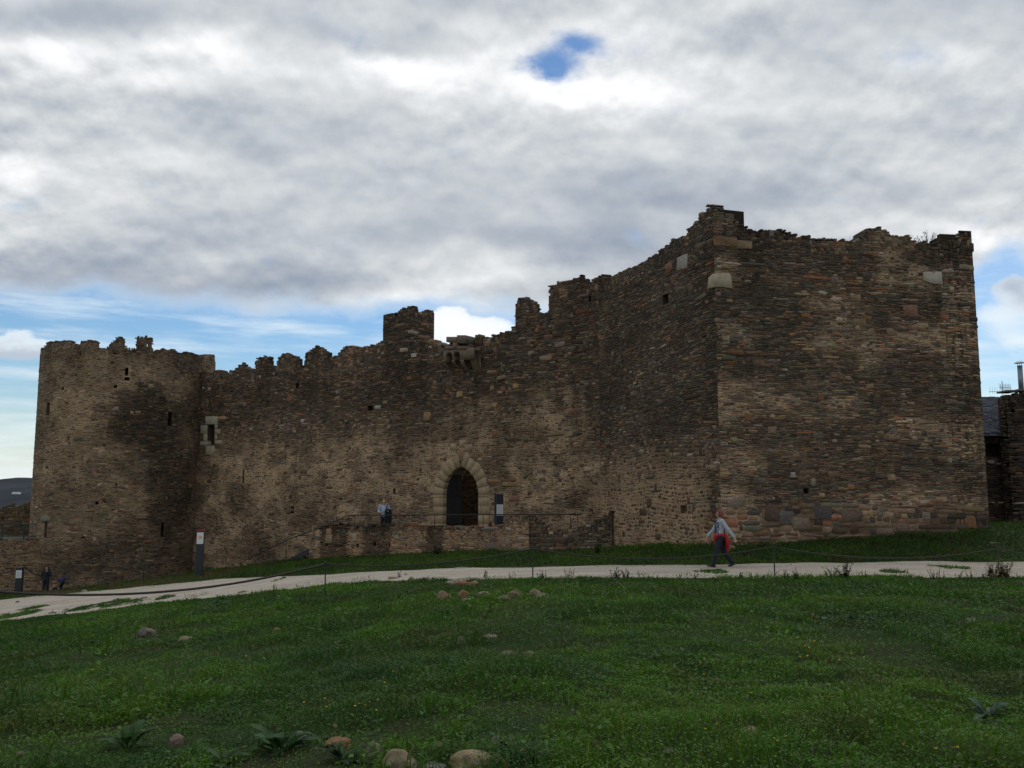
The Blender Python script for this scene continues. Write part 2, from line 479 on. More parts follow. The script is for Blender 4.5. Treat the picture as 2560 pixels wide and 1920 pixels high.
def masonry(face, top, bot, style, holes=(), T=1.0, cs=.1, seed=1, s0=0.0, s1=None, extra_stones=None, deep_top=.3, split=None, corners=(True, True), Tm=.5):
    """Stone-by-stone wall face.  style(s,z) -> dict of arrays: h (course height), w (stone length), out (relief), gap, weights (n,8), mul (n,), mortar (n,3).
    holes: list of (test(s,z)->bool array, depth or None for an opening).  Returns {key: (verts, faces, cols)} with key None and one key for each split region."""
    r = np.random.default_rng(seed)
    s1 = face.L if s1 is None else s1
    ss = np.linspace(s0, s1, 400)
    zmin, zmax = float(np.min(bot(ss))) - .3, float(np.max(top(ss))) + .25
    # --- stones
    S, Z, Wd, H = [], [], [], []
    z = zmin
    while z < zmax:
        st = style(np.array([(s0 + s1) / 2]), np.array([z]))
        h = float(st['h'][0]) * r.uniform(.6, 1.45)
        n = int((s1 - s0) / (float(st['w'][0]) * .35)) + 8
        w = float(st['w'][0]) * np.exp(r.normal(0, .5, n))
        e = s0 - r.uniform(0, .3) + np.concatenate([[0], np.cumsum(w)])
        e = e[e < s1 + .4]
        a, b = np.maximum(e[:-1], s0), np.minimum(e[1:], s1)
        k = (b - a) > .04
        a, b = a[k], b[k]
        S.append((a + b) / 2); Wd.append(b - a); Z.append(np.full(len(a), z + h / 2)); H.append(np.full(len(a), h))
        z += h
    S = np.concatenate(S); Z = np.concatenate(Z); Wd = np.concatenate(Wd); H = np.concatenate(H)
    Z = Z + (fbm(S * .35, Z * .25, seed + 3, 3) - .5) * .55 + (fbm(S * 1.3, Z * .6, seed + 9, 2) - .5) * .12
    big = r.random(len(S)) < .05
    H = np.where(big, H * r.uniform(1.3, 2.2, len(S)), H); Wd = np.where(big, np.maximum(Wd, .2) * 1.1, Wd)
    H = H * r.uniform(.8, 1.12, len(S))
    # near the top the stones follow the broken outline
    ntop = top(S) - Z < .6
    H = np.where(ntop, H * r.uniform(1.05, 1.5, len(S)), H)
    near = (top(S) - Z < .75) & (Wd > .26)
    sp = np.nonzero(near)[0]
    if len(sp):
        S = np.concatenate([S, S[sp] + Wd[sp] / 4]); S[sp] -= Wd[sp] / 4
        Wd[sp] /= 2
        Wd = np.concatenate([Wd, Wd[sp]]); Z = np.concatenate([Z, Z[sp]]); H = np.concatenate([H, H[sp]]); big = np.concatenate([big, big[sp]])
    jt = r.normal(0, .03, len(S))
    keep = (Z > bot(S) - .25) & (r.random(len(S)) > .008)
    for fx in (-.34, 0, .34): keep &= Z + H * .3 < top(S + fx * Wd) + jt + .03
    for test, dep in holes:
        if hasattr(test, 'b'):
            lo, hi, zl, zh = test.b
            ov = (Z + H * .5 > zl) & (Z - H * .5 < zh) & (S + Wd / 2 > lo) & (S - Wd / 2 < hi)
            la = np.where(ov, lo - (S - Wd / 2), 0); ra = np.where(ov, (S + Wd / 2) - hi, 0)
            left = ov & (la >= ra); right = ov & (ra > la)
            nS = np.where(left, lo - la / 2, np.where(right, hi + ra / 2, S)); nW = np.where(left, la, np.where(right, ra, Wd))
            S, Wd = nS, nW; keep &= ~(ov & (nW < .05)); Wd = np.maximum(Wd, .05)
            continue
        for fx, fz in ((0, 0), (-.4, 0), (.4, 0), (0, -.4), (0, .4)):
            keep &= ~test(S + fx * Wd, Z + fz * H)
    S, Z, Wd, H, big = S[keep], Z[keep], Wd[keep], H[keep], big[keep]
    st = style(S, Z)
    if 'drop' in st:
        kd = r.random(len(S)) > st['drop']; S, Z, Wd, H, big = S[kd], Z[kd], Wd[kd], H[kd], big[kd]; st = style(S, Z)
    cw = np.cumsum(st['weights'], 1); cw /= cw[:, -1:]
    ci = (r.random(len(S))[:, None] > cw).sum(1).clip(0, 7)
    col = PAL[ci] * np.exp(r.normal(0, .17, (len(S), 1))) * np.exp(r.normal(0, .05, (len(S), 3))) * st['mul'][:, None]
    out = st['out'] * r.uniform(.25, 1.5, len(S)) + big * .012
    gap = st['gap'] * r.uniform(.5, 1.6, len(S))
    if extra_stones is not None:            # (s, z, w, h, colour, relief)
        es = np.array([e[:4] for e in extra_stones]); ec = np.array([e[4] for e in extra_stones]); eo = np.array([e[5] for e in extra_stones])
        S = np.concatenate([S, es[:, 0]]); Z = np.concatenate([Z, es[:, 1]]); Wd = np.concatenate([Wd, es[:, 2]]); H = np.concatenate([H, es[:, 3]])
        col = np.concatenate([col, ec]); out = np.concatenate([out, eo]); gap = np.concatenate([gap, np.full(len(es), .008)])
    n = len(S)
    hw = np.maximum(Wd / 2 - gap, Wd * .22); hh = np.maximum(H / 2 - gap * .8, H * .22)
    cut = r.uniform(.15, .5, (n, 1, 1)); cut[len(S) - (len(extra_stones) if extra_stones is not None else 0):] = .14
    q = np.where(np.abs(OCT)[None] < 1, np.sign(OCT)[None] * (1 - cut * np.where(np.arange(2)[None, None] == 0, 1, 1.4)), OCT[None] * np.ones((n, 1, 1)))
    q = q * (1 + r.normal(0, .09, (n, 8, 2)))
    qs = S[:, None] + q[..., 0] * hw[:, None]; qz = Z[:, None] + q[..., 1] * hh[:, None] + (r.normal(0, .035, n) * 1.0)[:, None] * q[..., 0] * hw[:, None] * 1.2
    endj = r.normal(0, .022, (n, 1)) * np.ones((1, 8))
    qs = np.clip(qs, s0 - .02 + endj, s1 + .02 + endj)
    front = out[:, None] * (1 + r.normal(0, .12, (n, 8)))
    bev = np.minimum(.022, .3 * np.minimum(hw, hh))[:, None]
    cs_, cz_ = S[:, None], Z[:, None]
    ls = np.hypot(qs - cs_, qz - cz_) + 1e-6
    qs2 = qs - (qs - cs_) / ls * bev; qz2 = qz - (qz - cz_) / ls * bev
    back = np.full((n, 1), -.05)
    neart = (top(S) - Z) < deep_top
    tz = np.full(n, T)
    for key, a, b, zz in (split or ()): tz[(S > a) & (S < b) & (Z > zz - .05)] = min(T, Tm)
    back[neart] = -np.minimum(tz, .5)[neart][:, None] + .03
    if corners[0]: back[(S - Wd / 2 < s0 + .05)] = np.minimum(back[(S - Wd / 2 < s0 + .05)], -.3)
    if corners[1]: back[(S + Wd / 2 > s1 - .05)] = np.minimum(back[(S + Wd / 2 > s1 - .05)], -.3)
    V = np.stack([face.P(qs, qz, back + 0 * qs), face.P(qs, qz, front - .014), face.P(qs2, qz2, front)], 1)   # n,3,8,3
    # --- core
    ns, nz = int(math.ceil((s1 - s0) / cs)), int(math.ceil((zmax - zmin) / cs))
    es = np.linspace(s0, s1, ns + 1); ez = zmin + np.arange(nz + 1) * cs
    sc, zc = np.meshgrid((es[:-1] + es[1:]) / 2, (ez[:-1] + ez[1:]) / 2, indexing='ij')
    dep = np.zeros_like(sc)
    tmin = np.minimum(np.minimum(top(sc - .08), top(sc + .08)), top(sc))
    solid = (zc + cs / 2 < tmin - .07) & (zc > bot(sc) - .4)
    for test, d in holes:
        h = test(sc, zc)
        if d is None: solid &= ~h
        else: dep = np.where(h, -d, dep)
    TT = np.full_like(sc, T)
    for key, a, b, zz in (split or ()): TT[(sc > a) & (sc < b) & (zc > zz)] = min(T, Tm)
    def core(mask):
        i, j = np.nonzero(mask); tt_ = TT[i, j]
        a, b = es[i], es[i + 1]; lo, hi = ez[j], ez[j + 1]; d = dep[i, j]
        Q = [np.stack([face.P(a, lo, d), face.P(b, lo, d), face.P(b, hi, d), face.P(a, hi, d)], 1)]
        bk = -tt_
        Q.append(np.stack([face.P(a, lo, bk), face.P(a, hi, bk), face.P(b, hi, bk), face.P(b, lo, bk)], 1))
        cc = [sc[i, j], sc[i, j]]; zz = [zc[i, j], zc[i, j]]
        def nb(di, dj):
            I, Jx = i + di, j + dj
            inside = (I >= 0) & (I < ns) & (Jx >= 0) & (Jx < nz)
            I2, J2 = np.clip(I, 0, ns - 1), np.clip(Jx, 0, nz - 1)
            sol = inside & solid[I2, J2]
            dn = np.where(sol, dep[I2, J2], -tt_)
            return dn, dn < d - 1e-6
        for di, dj in ((-1, 0), (1, 0), (0, -1), (0, 1)):
            dn, m = nb(di, dj)
            if not m.any(): continue
            a_, b_, lo_, hi_, d0, d1 = a[m], b[m], lo[m], hi[m], d[m], dn[m]
            if di: 
                e = a_ if di < 0 else b_
                Q.append(np.stack([face.P(e, lo_, d0), face.P(e, hi_, d0), face.P(e, hi_, d1), face.P(e, lo_, d1)], 1))
            else:
                e = lo_ if dj < 0 else hi_
                Q.append(np.stack([face.P(a_, e, d0), face.P(b_, e, d0), face.P(b_, e, d1), face.P(a_, e, d1)], 1))
            cc.append(sc[i, j][m]); zz.append(zc[i, j][m])
        up = np.zeros(len(i), bool); J2 = np.clip(j + 1, 0, nz - 1); up = solid[i, J2] & (TT[i, J2] < tt_ - 1e-6)
        if up.any():
            a_, b_, hi_ = a[up], b[up], hi[up]
            Q.append(np.stack([face.P(a_, hi_, -TT[i, J2][up]), face.P(b_, hi_, -TT[i, J2][up]), face.P(b_, hi_, -tt_[up]), face.P(a_, hi_, -tt_[up])], 1)); cc.append(sc[i, j][up]); zz.append(zc[i, j][up])
        Q = np.concatenate(Q); cc = np.concatenate(cc); zz = np.concatenate(zz)
        mc = style(cc, zz)
        dk_ = np.concatenate([np.where(d > -.1, 1.0, .45), np.ones(len(i)), np.full(len(cc) - 2 * len(i), .55)])  # recess and side faces darkened: shade of the holes painted into the core colour
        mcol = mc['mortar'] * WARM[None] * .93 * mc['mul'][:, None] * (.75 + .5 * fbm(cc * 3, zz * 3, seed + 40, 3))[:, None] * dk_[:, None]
        return Q, mcol
    regs = [(None, np.ones(n, bool), solid)]
    if split:
        rest_n = np.ones(n, bool); rest_c = solid.copy(); regs = []
        for key, a, b, zz in split:
            zf = zz if callable(zz) else (lambda q, v=zz: v + 0 * q)
            mn = (S > a) & (S < b) & (Z > zf(S)) & rest_n; mcell = (sc > a) & (sc < b) & (zc > zf(sc)) & rest_c
            rest_n &= ~mn; rest_c &= ~mcell
            regs.append((key, mn, mcell))
        regs.insert(0, (None, rest_n, rest_c))
    res = []
    for key, mn, mcell in regs:
        k = int(mn.sum())
        v = V[mn].reshape(-1, 3); base = np.arange(k)[:, None, None] * 24
        o8 = np.arange(8); o9 = (o8 + 1) % 8
        f1 = (base + np.stack([o8, o9, o9 + 8, o8 + 8], -1)[None]).reshape(-1, 4)
        f2 = (base + np.stack([o8 + 8, o9 + 8, o9 + 16, o8 + 16], -1)[None]).reshape(-1, 4)
        f3 = (np.arange(k)[:, None] * 24 + 16 + o8[None])
        vc = np.repeat(col[mn], 24, 0)
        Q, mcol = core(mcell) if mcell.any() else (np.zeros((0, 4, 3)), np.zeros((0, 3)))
        off = len(v)
        vv = np.concatenate([v, Q.reshape(-1, 3)]); cc = np.concatenate([vc, np.repeat(mcol, 4, 0)])
        fq = off + np.arange(len(Q) * 4).reshape(-1, 4)
        res.append((key, vv, [np.concatenate([f1, f2, fq]), f3], cc))
    return res

def W8(n, *pairs):
    w = np.zeros((n, 8))
    for k, v in pairs: w[:, k] = v
    return w

def rect(face, px0, py0, px1, py1):
    (a, b), (z1, z0) = face.sz(np.array([px0, px1]), np.array([py0, py1]))
    lo, hi = min(a, b), max(a, b); zl, zh = min(z0, z1), max(z0, z1)
    f = lambda s, z: (s > lo) & (s < hi) & (z > zl) & (z < zh)
    f.b = (lo, hi, zl, zh)
    return f

def ell(face, px, py, rx, ry):
    s, z = face.sz(px, py); sa, _ = face.sz(px + rx, py); _, zb = face.sz(px, py - ry)
    return float(s), float(z), abs(float(sa - s)) + 1e-3, abs(float(zb - z)) + 1e-3

def stain(E, s, z, seed=0):
    q = ((s - E[0]) / E[2]) ** 2 + ((z - E[1]) / E[3]) ** 2
    q = q + (fbm(s * .9, z * .9, seed, 4) - .5) * 1.3 + (fbm(s * 2.2, z * .22, seed + 7, 3) - .5) * 1.3
    return 1 - smooth(.25, 1.35, q)

castle = empty('castle', (C[0], C[1], -1.7), 'ruined medieval castle of brown slate with square tower, long wall and round tower', 'castle')

# ================================================================== square tower
FF = Flat(C, R); FS = Flat(J, C)
RB = R + (R - C)[::-1] / FF.L * np.array([-1, 1]) * 11.0
FR = Flat(R, RB, n=(R - C) / FF.L)

front_top = profile(FF, [(1776, 514), (1783, 513), (1793, 516), (1818, 527), (1841, 535), (1842, 553), (1852, 557), (1869, 564), (1872, 572), (1901, 576), (1917, 571), (1951, 573), (1980, 584), (2049, 594), (2136, 601), (2138, 596), (2147, 586), (2158, 573), (2177, 570), (2193, 567), (2226, 570), (2228, 586), (2247, 587), (2269, 589), (2285, 593), (2289, 604), (2307, 602), (2364, 608), (2370, 601), (2386, 589), (2405, 583), (2428, 584), (2440, 584)])
side_top = profile(FS, [(1470, 690), (1480, 690), (1505, 687), (1518, 693), (1540, 687), (1572, 671), (1613, 653), (1641, 633), (1679, 603), (1714, 590), (1716, 573), (1744, 552), (1747, 535), (1761, 528), (1765, 517), (1777, 513), (1790, 513)])

def gbot(face, dz=-.25):
    def f(s):
        p = face.P(s, 0.0, 0.0)
        return G(p[..., 0], p[..., 1]) + dz
    return f

pl_z = float(FF.sz(2000, 1268)[1])      # top of the plinth of large blocks
def st_front(s, z):
    n = len(s)
    up = smooth(6.6, 9.0, z + (fbm(s * .5, z * .5, 2) - .5) * 2.5)
    pl = 1 - smooth(pl_z - .1, pl_z + .1, z + (fbm(s * .6, z * 0, 8) - .5) * .3)
    pat = fbm(s * .42, z * .85, 61, 4); patb = fbm(s * .9 + 5, z * 1.7, 62, 3)
    quoin = (1 - smooth(.25, .55, s + (vnoise(s * 0, z * 3, 9) - .5) * .5)) * (z < 6.5)
    low = 1 - smooth(.5, 4.5, z + (pat - .5) * 4)
    w = W8(n, (0, .16), (1, .34), (2, .30), (3, .12), (4, .04), (5, .04), (6, .12), (7, .16))
    w[:, 3] += .7 * smooth(.52, .66, pat) * (1 - .5 * low) + .5 * quoin; w[:, 4] += .10 * up + .14 * smooth(.55, .7, fbm(s * .5, z * .6, 71))
    w[:, 0] += .7 * smooth(.50, .36, pat) + .4 * smooth(.5, .38, patb); w[:, 5] += .10 * up + .10 * quoin + .12 * smooth(.56, .68, pat)
    w[:, 2] += .8 * pl + .3 * low; w[:, 6] += .7 * pl; w[:, 4] += .2 * pl; w[:, 1] *= (1 - .5 * pl); w[:, 5] *= (1 - .8 * pl)
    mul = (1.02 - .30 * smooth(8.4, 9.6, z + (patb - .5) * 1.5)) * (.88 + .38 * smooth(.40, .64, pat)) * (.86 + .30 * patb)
    mul = mul * (1 - .38 * runs(s, z, 640, 9.6, 6))
    drop = .22 * smooth(.54, .66, pat) * (1 - pl)
    mort = np.array([.225, .172, .12])[None] * (.72 + .75 * smooth(.44, .66, pat))[:, None]
    return dict(h=.066 + .022 * up + .09 * pl, w=.21 + .14 * pl + 0 * z, out=.011 + .009 * fbm(s, z, 3), gap=.0045 + .006 * up + .004 * pl, weights=w, mul=mul, mortar=mort, drop=drop)
def st_side(s, z):
    n = len(s)
    low = 1 - smooth(.3, 3.0, z + (fbm(s * .5, z * .5, 12) - .5) * 2.8)
    ne = smooth(FS.L - 1.1, FS.L - .6, s + (vnoise(s * 0, z * 2.4, 9) - .5) * .6)
    pat = fbm(s * .5, z * .6, 14, 4); patb = fbm(s * 1.1, z * 1.4, 15, 3)
    w = W8(n, (0, .45), (1, .26), (2, .24), (3, .06), (4, .06), (5, .03), (6, .3), (7, .12))
    w[:, 6] += .9 * low * (1 - ne); w[:, 2] += .25 * low; w[:, 0] *= (1 - .6 * low)
    w[:, 3] += .10 * low + .2 * smooth(.55, .7, pat); w[:, 0] += .4 * smooth(.5, .38, patb) * (1 - low)
    mul = (.90 + .14 * low - .12 * smooth(7.5, 10, z)) * (.84 + .34 * smooth(.38, .62, pat))
    mort = np.array([.125, .098, .074])[None] * (1 - low[:, None]) + np.array([.36, .27, .175])[None] * low[:, None]
    mort = mort * (1 - .5 * ne[:, None])
    return dict(h=.072 + .065 * low, w=.22 + 0 * z, out=.017 - .008 * low * (1 - ne), gap=.008 + .026 * low * (1 - ne) + 0 * s, weights=w, mul=mul, mortar=mort)

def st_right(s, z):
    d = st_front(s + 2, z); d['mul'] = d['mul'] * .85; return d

def add(parent, name, res, mat=None):
    """first region becomes a child of the parent, the others pieces of that child"""
    objs = []
    for key, v, f, c in res:
        if len(v) == 0: continue
        objs.append(link(key or name, mesh_np(key or name, v, f, c), mat or M_STONE, objs[0] if objs else parent))
    return objs

def block(face, px, py, wpx, hpx, col, rel=.028):
    s, z = face.sz(px, py); a, _ = face.sz(px - wpx / 2, py); b, _ = face.sz(px + wpx / 2, py)
    _, t = face.sz(px, py - hpx / 2); _, u = face.sz(px, py + hpx / 2)
    return (float(s), float(z), abs(float(b - a)), abs(float(t - u)), col, rel)

f_holes = [(rect(FF, 2008, 1221, 2024, 1236), .5), (rect(FF, 2404, 612, 2410, 636), .12)]
f_extra = [block(FF, 2275, 778, 38, 30, (.27, .15, .10)), block(FF, 2150, 808, 36, 20, (.27, .18, .11)), block(FF, 1812, 603, 62, 24, (.28, .17, .10)), block(FF, 1862, 612, 40, 20, (.30, .21, .13)),
           block(FF, 2415, 668, 38, 12, (.34, .27, .19)), block(FF, 1815, 850, 18, 22, (.34, .27, .18)), block(FF, 1981, 1188, 13, 14, (.42, .38, .32), .06), block(FF, 2374, 1150, 12, 14, (.34, .29, .22)),
           block(FF, 1840, 1255, 52, 26, (.26, .2, .15)), block(FF, 1928, 1285, 34, 36, (.13, .09, .065)), block(FF, 1966, 1295, 40, 34, (.17, .15, .14)), block(FF, 2002, 1308, 46, 32, (.24, .18, .13)),
           block(FF, 2058, 1282, 50, 32, (.1, .085, .08)), block(FF, 2130, 1290, 60, 28, (.17, .115, .085)), block(FF, 2215, 1330, 50, 22, (.24, .17, .12)), block(FF, 2315, 1290, 22, 20, (.27, .22, .16)), block(FF, 2250, 1320, 40, 24, (.22, .15, .11)),
           block(FF, 1838, 1340, 34, 13, (.36, .27, .15)), block(FF, 2032, 1205, 14, 18, (.3, .24, .17))]
f_extra = [e[:4] + (tuple(np.array(e[4]) * .84),) + e[5:] for e in f_extra]
for k in range(34):     # odd larger stones
    f_extra.append((rng.uniform(.8, FF.L - .4), rng.uniform(-.6, 9.2), rng.uniform(.25, .5), rng.uniform(.12, .26), tuple(PAL[rng.choice([1, 2, 2, 3, 4])] * rng.uniform(.8, 1.15)), .026))
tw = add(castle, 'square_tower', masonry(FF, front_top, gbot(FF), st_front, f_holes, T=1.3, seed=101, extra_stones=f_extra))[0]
s_extra = [block(FS, 1706, 655, 26, 34, (.33, .29, .25)), block(FS, 1672, 668, 18, 22, (.25, .13, .09))]
for k in range(30):
    s_extra.append((rng.uniform(.3, FS.L - .8), rng.uniform(-2.2, 9), rng.uniform(.2, .4), rng.uniform(.14, .26), tuple(PAL[rng.choice([0, 1, 2, 4, 6])] * rng.uniform(.75, 1.0)), .026))
s_holes = [(rect(FS, 1655, 742, 1672, 758), .5), (rect(FS, 1700, 1265, 1713, 1280), .3)]
res = masonry(FS, side_top, gbot(FS), st_side, s_holes, T=1.3, seed=102, extra_stones=s_extra, corners=(False, True))
flank = add(tw, 'tower_flank', res)
rt_top = lambda s: float(front_top(np.array([FF.L - .1]))[0]) - .8 * smooth(0, 4, s) + (fbm(s * 1.5, s * 0, 4) - .5) * .5
add(tw, 'tower_flank', masonry(FR, rt_top, gbot(FR), st_right, [], T=1.3, seed=103, corners=(True, False)))

def ashlar(name, parent, face, outline_px, col, d0=-.06, d1=.05, seed=0):
    """a dressed stone with the outline given in photo pixels, set in a wall face"""
    p = np.array(outline_px, float); s, z = face.sz(p[:, 0], p[:, 1])
    n = len(s)
    cs_, cz_ = s.mean(), z.mean()
    rings = [face.P(s, z, d0), face.P(s, z, d1 - .012), face.P(cs_ + (s - cs_) * .96, cz_ + (z - cz_) * .96, d1)]
    v = np.concatenate(rings); k = np.arange(n); k2 = (k + 1) % n
    f = np.concatenate([np.stack([k, k2, k2 + n, k + n], -1), np.stack([k + n, k2 + n, k2 + 2 * n, k + 2 * n], -1)])
    me = mesh_np(name, v, [f, (k + 2 * n)[None]], np.tile(np.array(col), (len(v), 1)))
    return link(name, me, M_ASHLAR, parent)

ashlar('stone_plaque', tw, FF, [(1769, 722), (1774, 692), (1782, 685), (1820, 683), (1827, 690), (1829, 722), (1805, 718), (1783, 719)], (.42, .35, .25), -.1, .07)['label'] = 'pale tan plaque at the tower corner'
ashlar('stone_plaque', tw, FF, [(2307, 681), (2330, 680), (2332, 686), (2338, 679), (2352, 680), (2354, 712), (2330, 710), (2307, 702)], (.40, .36, .29), -.1, .06)['label'] = 'pale grey plaque near the right edge'

# ================================================================== curtain wall
W0 = J; W1 = J + UW * 36.0
FW = Flat(W0, W1, n=NW / np.linalg.norm(NW))
cur_px = [(470, 930), (541, 927), (549, 925), (566, 928), (585, 925), (586, 917), (606, 907), (619, 914), (625, 921), (637, 920), (638, 899), (648, 893), (660, 890), (678, 895), (679, 914), (691, 915), (693, 895), (707, 883), (722, 881), (733, 888), (750, 894), (751, 913), (758, 914), (760, 925), (761, 896), (764, 884), (774, 875), (790, 866), (804, 869), (824, 880), (825, 894), (838, 890), (847, 879), (858, 869), (874, 864), (901, 868), (934, 862), (945, 853), (956, 850), (980, 856), (1008, 851), (1084, 849), (1106, 854), (1108, 863), (1132, 861), (1180, 861), (1186, 858), (1188, 838), (1200, 837), (1215, 841), (1266, 831), (1284, 813), (1286, 788), (1287, 765), (1291, 748), (1307, 740), (1326, 745), (1343, 753), (1347, 775), (1353, 782), (1369, 780), (1371, 713), (1402, 703), (1429, 700), (1442, 689), (1459, 688), (1472, 699), (1478, 704), (1480, 691), (1505, 688)]
cur_top = profile(FW, cur_px)

# gate opening: pointed arch given in wall coordinates
gs, _ = FW.sz(np.array([1108., 1196.]), np.array([1280., 1280.]))
g0, g1 = float(min(gs)), float(max(gs)); gc = (g0 + g1) / 2; gw = (g1 - g0) / 2
DECK = -1.72
g_spring = float(FW.sz(1152, 1238)[1]); g_apex = float(FW.sz(1157, 1166)[1])
gh = g_apex - g_spring
# circle through (gw, spring) and (0, apex): centre at (-k, spring)
gk = (gh * gh - gw * gw) / (2 * gw); gR = gw + gk
def arch_in(s, z, grow=0.0):
    a = np.abs(s - gc)
    body = (z <= g_spring) & (a < gw + grow) & (z > DECK - .6)
    curve = (z > g_spring) & (np.hypot(a + gk, z - g_spring) < gR + grow)
    return body | curve
win_r = rect(FW, 520, 1062, 537, 1113)
c_holes = [(lambda s, z: arch_in(s, z, .5), None), (win_r, 1.3), (rect(FW, 606, 1172, 612, 1208), 1.3), (rect(FW, 918, 1015, 932, 1026), .6), (rect(FW, 982, 1222, 990, 1234), .6), (rect(FW, 728, 1268, 736, 1284), .4),
           (rect(FW, 846, 1243, 858, 1250), .4), (rect(FW, 1473, 738, 1480, 752), None), (rect(FW, 897, 1266, 902, 1273), .5), (rect(FW, 740, 960, 748, 970), .3), (rect(FW, 1128, 884, 1166, 915), .3)]
mort_p = [ell(FW, 1370, 1120, 130, 170), ell(FW, 640, 1210, 120, 130), ell(FW, 880, 1190, 150, 130), ell(FW, 1180, 1080, 90, 80)]
dark_p = [ell(FW, 560, 1010, 120, 60), ell(FW, 1000, 960, 260, 60), ell(FW, 470, 1100, 40, 300), ell(FW, 1160, 915, 60, 40), ell(FW, 640, 1360, 90, 40)]
def st_cur(s, z):
    n = len(s)
    m = np.zeros(n)
    for k, E in enumerate(mort_p): m = np.maximum(m, stain(E, s, z, 200 + k))
    dk = np.zeros(n)
    for k, E in enumerate(dark_p): dk = np.maximum(dk, stain(E, s, z, 220 + k))
    pat = fbm(s * .5, z * .7, 233, 4); patb = fbm(s * 1.2, z * 1.6, 234, 3)
    m = np.maximum(m, (.35 + .6 * smooth(.4, .62, pat)) * (1 - smooth(1.5, 4.6, z + (fbm(s * .3, z * .3, 230) - .5) * 3.5)))
    m = m * (.55 + .6 * smooth(.36, .6, patb))
    up = smooth(3.6, 6.5, z + (fbm(s * .3, z * .3, 231) - .5) * 3)
    w = W8(n, (0, .18), (1, .26), (2, .34), (3, .12), (4, .05), (5, .035), (6, .28), (7, .10))
    w[:, 4] += .08 * up; w[:, 5] += .06 * up; w[:, 3] += .12 * m + .3 * smooth(.55, .7, pat)
    w[:, 6] += .45 * m; w[:, 0] += .5 * smooth(.5, .35, pat) * (1 - m) + .2 * up
    mul = (1.0 - .08 * up + .06 * m) * (1 - .34 * np.clip(dk * (.55 + .75 * vnoise(s * 5, z * 12, 238)), 0, 1)) * (.86 + .3 * smooth(.38, .62, fbm(s * .35 + 3, z * .5, 236, 4)))
    mul = mul * (1 - .35 * runs(s, z, 650, 8.4, 4.5))
    drop = np.clip(.05 + .32 * smooth(.5, 1, m) * patb, 0, .4)
    mort = np.array([.155, .118, .082])[None] * (1 - m[:, None]) + np.array([.37, .285, .19])[None] * m[:, None]
    return dict(h=.085 + .02 * up + 0 * s, w=.22 + 0 * z, out=.018 - .008 * m, gap=.008 + .019 * m, weights=w, mul=mul, mortar=mort, drop=drop)
c_extra = []
for (x, y, w, h, c) in [(1230, 930, 26, 9, (.30, .17, .09)), (1254, 944, 22, 9, (.29, .2, .12)), (1150, 985, 16, 14, (.36, .24, .11)), (1290, 965, 14, 12, (.36, .22, .1)), (1236, 1013, 14, 12, (.36, .24, .11)), (1068, 1040, 18, 22, (.30, .19, .1)), (945, 1018, 15, 9, (.42, .4, .36)), (757, 1052, 9, 8, (.42, .4, .36)), (555, 1045, 20, 9, (.36, .24, .12)), (1010, 875, 20, 10, (.36, .3, .22)), (1035, 888, 14, 10, (.4, .37, .33)), (1025, 830, 8, 8, (.3, .25, .2)), (1365, 895, 30, 14, (.26, .18, .13)), (1400, 860, 26, 12, (.26, .2, .16)), (1510, 1172, 10, 10, (.36, .26, .12)), (1270, 1210, 30, 12, (.32, .2, .1)), (1235, 1202, 28, 10, (.31, .18, .1)), (1285, 1245, 26, 14, (.27, .14, .1)), (524, 972, 6, 6, (.45, .43, .4)), (509, 970, 5, 5, (.45, .43, .4))]:
    c_extra.append(block(FW, x, y, w, h, c, .045))
for k in range(120):
    c_extra.append((rng.uniform(.3, 29.5), rng.uniform(-3, 8.2), rng.uniform(.18, .42), rng.uniform(.12, .24), tuple(PAL[rng.choice([1, 2, 3, 4, 4, 5, 6])] * rng.uniform(.8, 1.1)), .026))
c_extra = [e for e in c_extra if not (arch_in(np.array([e[0]]), np.array([e[1]]), .8)[0])]
def srange(face, x0, x1, y):
    s, z = face.sz(np.array([x0, x1], float), np.array([y, y], float)); return float(min(s)), float(max(s)), float(z.mean())
csplit = []
for x0, x1, y in ((585.5, 620, 923), (637.5, 679.5, 917), (692, 751.5, 917), (760.5, 825.5, 897), (1285.5, 1348, 782), (1370.5, 1479, 781)):
    a, b, zz = srange(FW, x0, x1, y); csplit.append(('merlon', a, b, zz))
objs = add(castle, 'curtain_wall', masonry(FW, cur_top, gbot(FW, -.4), st_cur, c_holes, T=1.9, seed=104, extra_stones=c_extra, split=csplit, corners=(False, False), Tm=.26))
cw_ = objs[0]

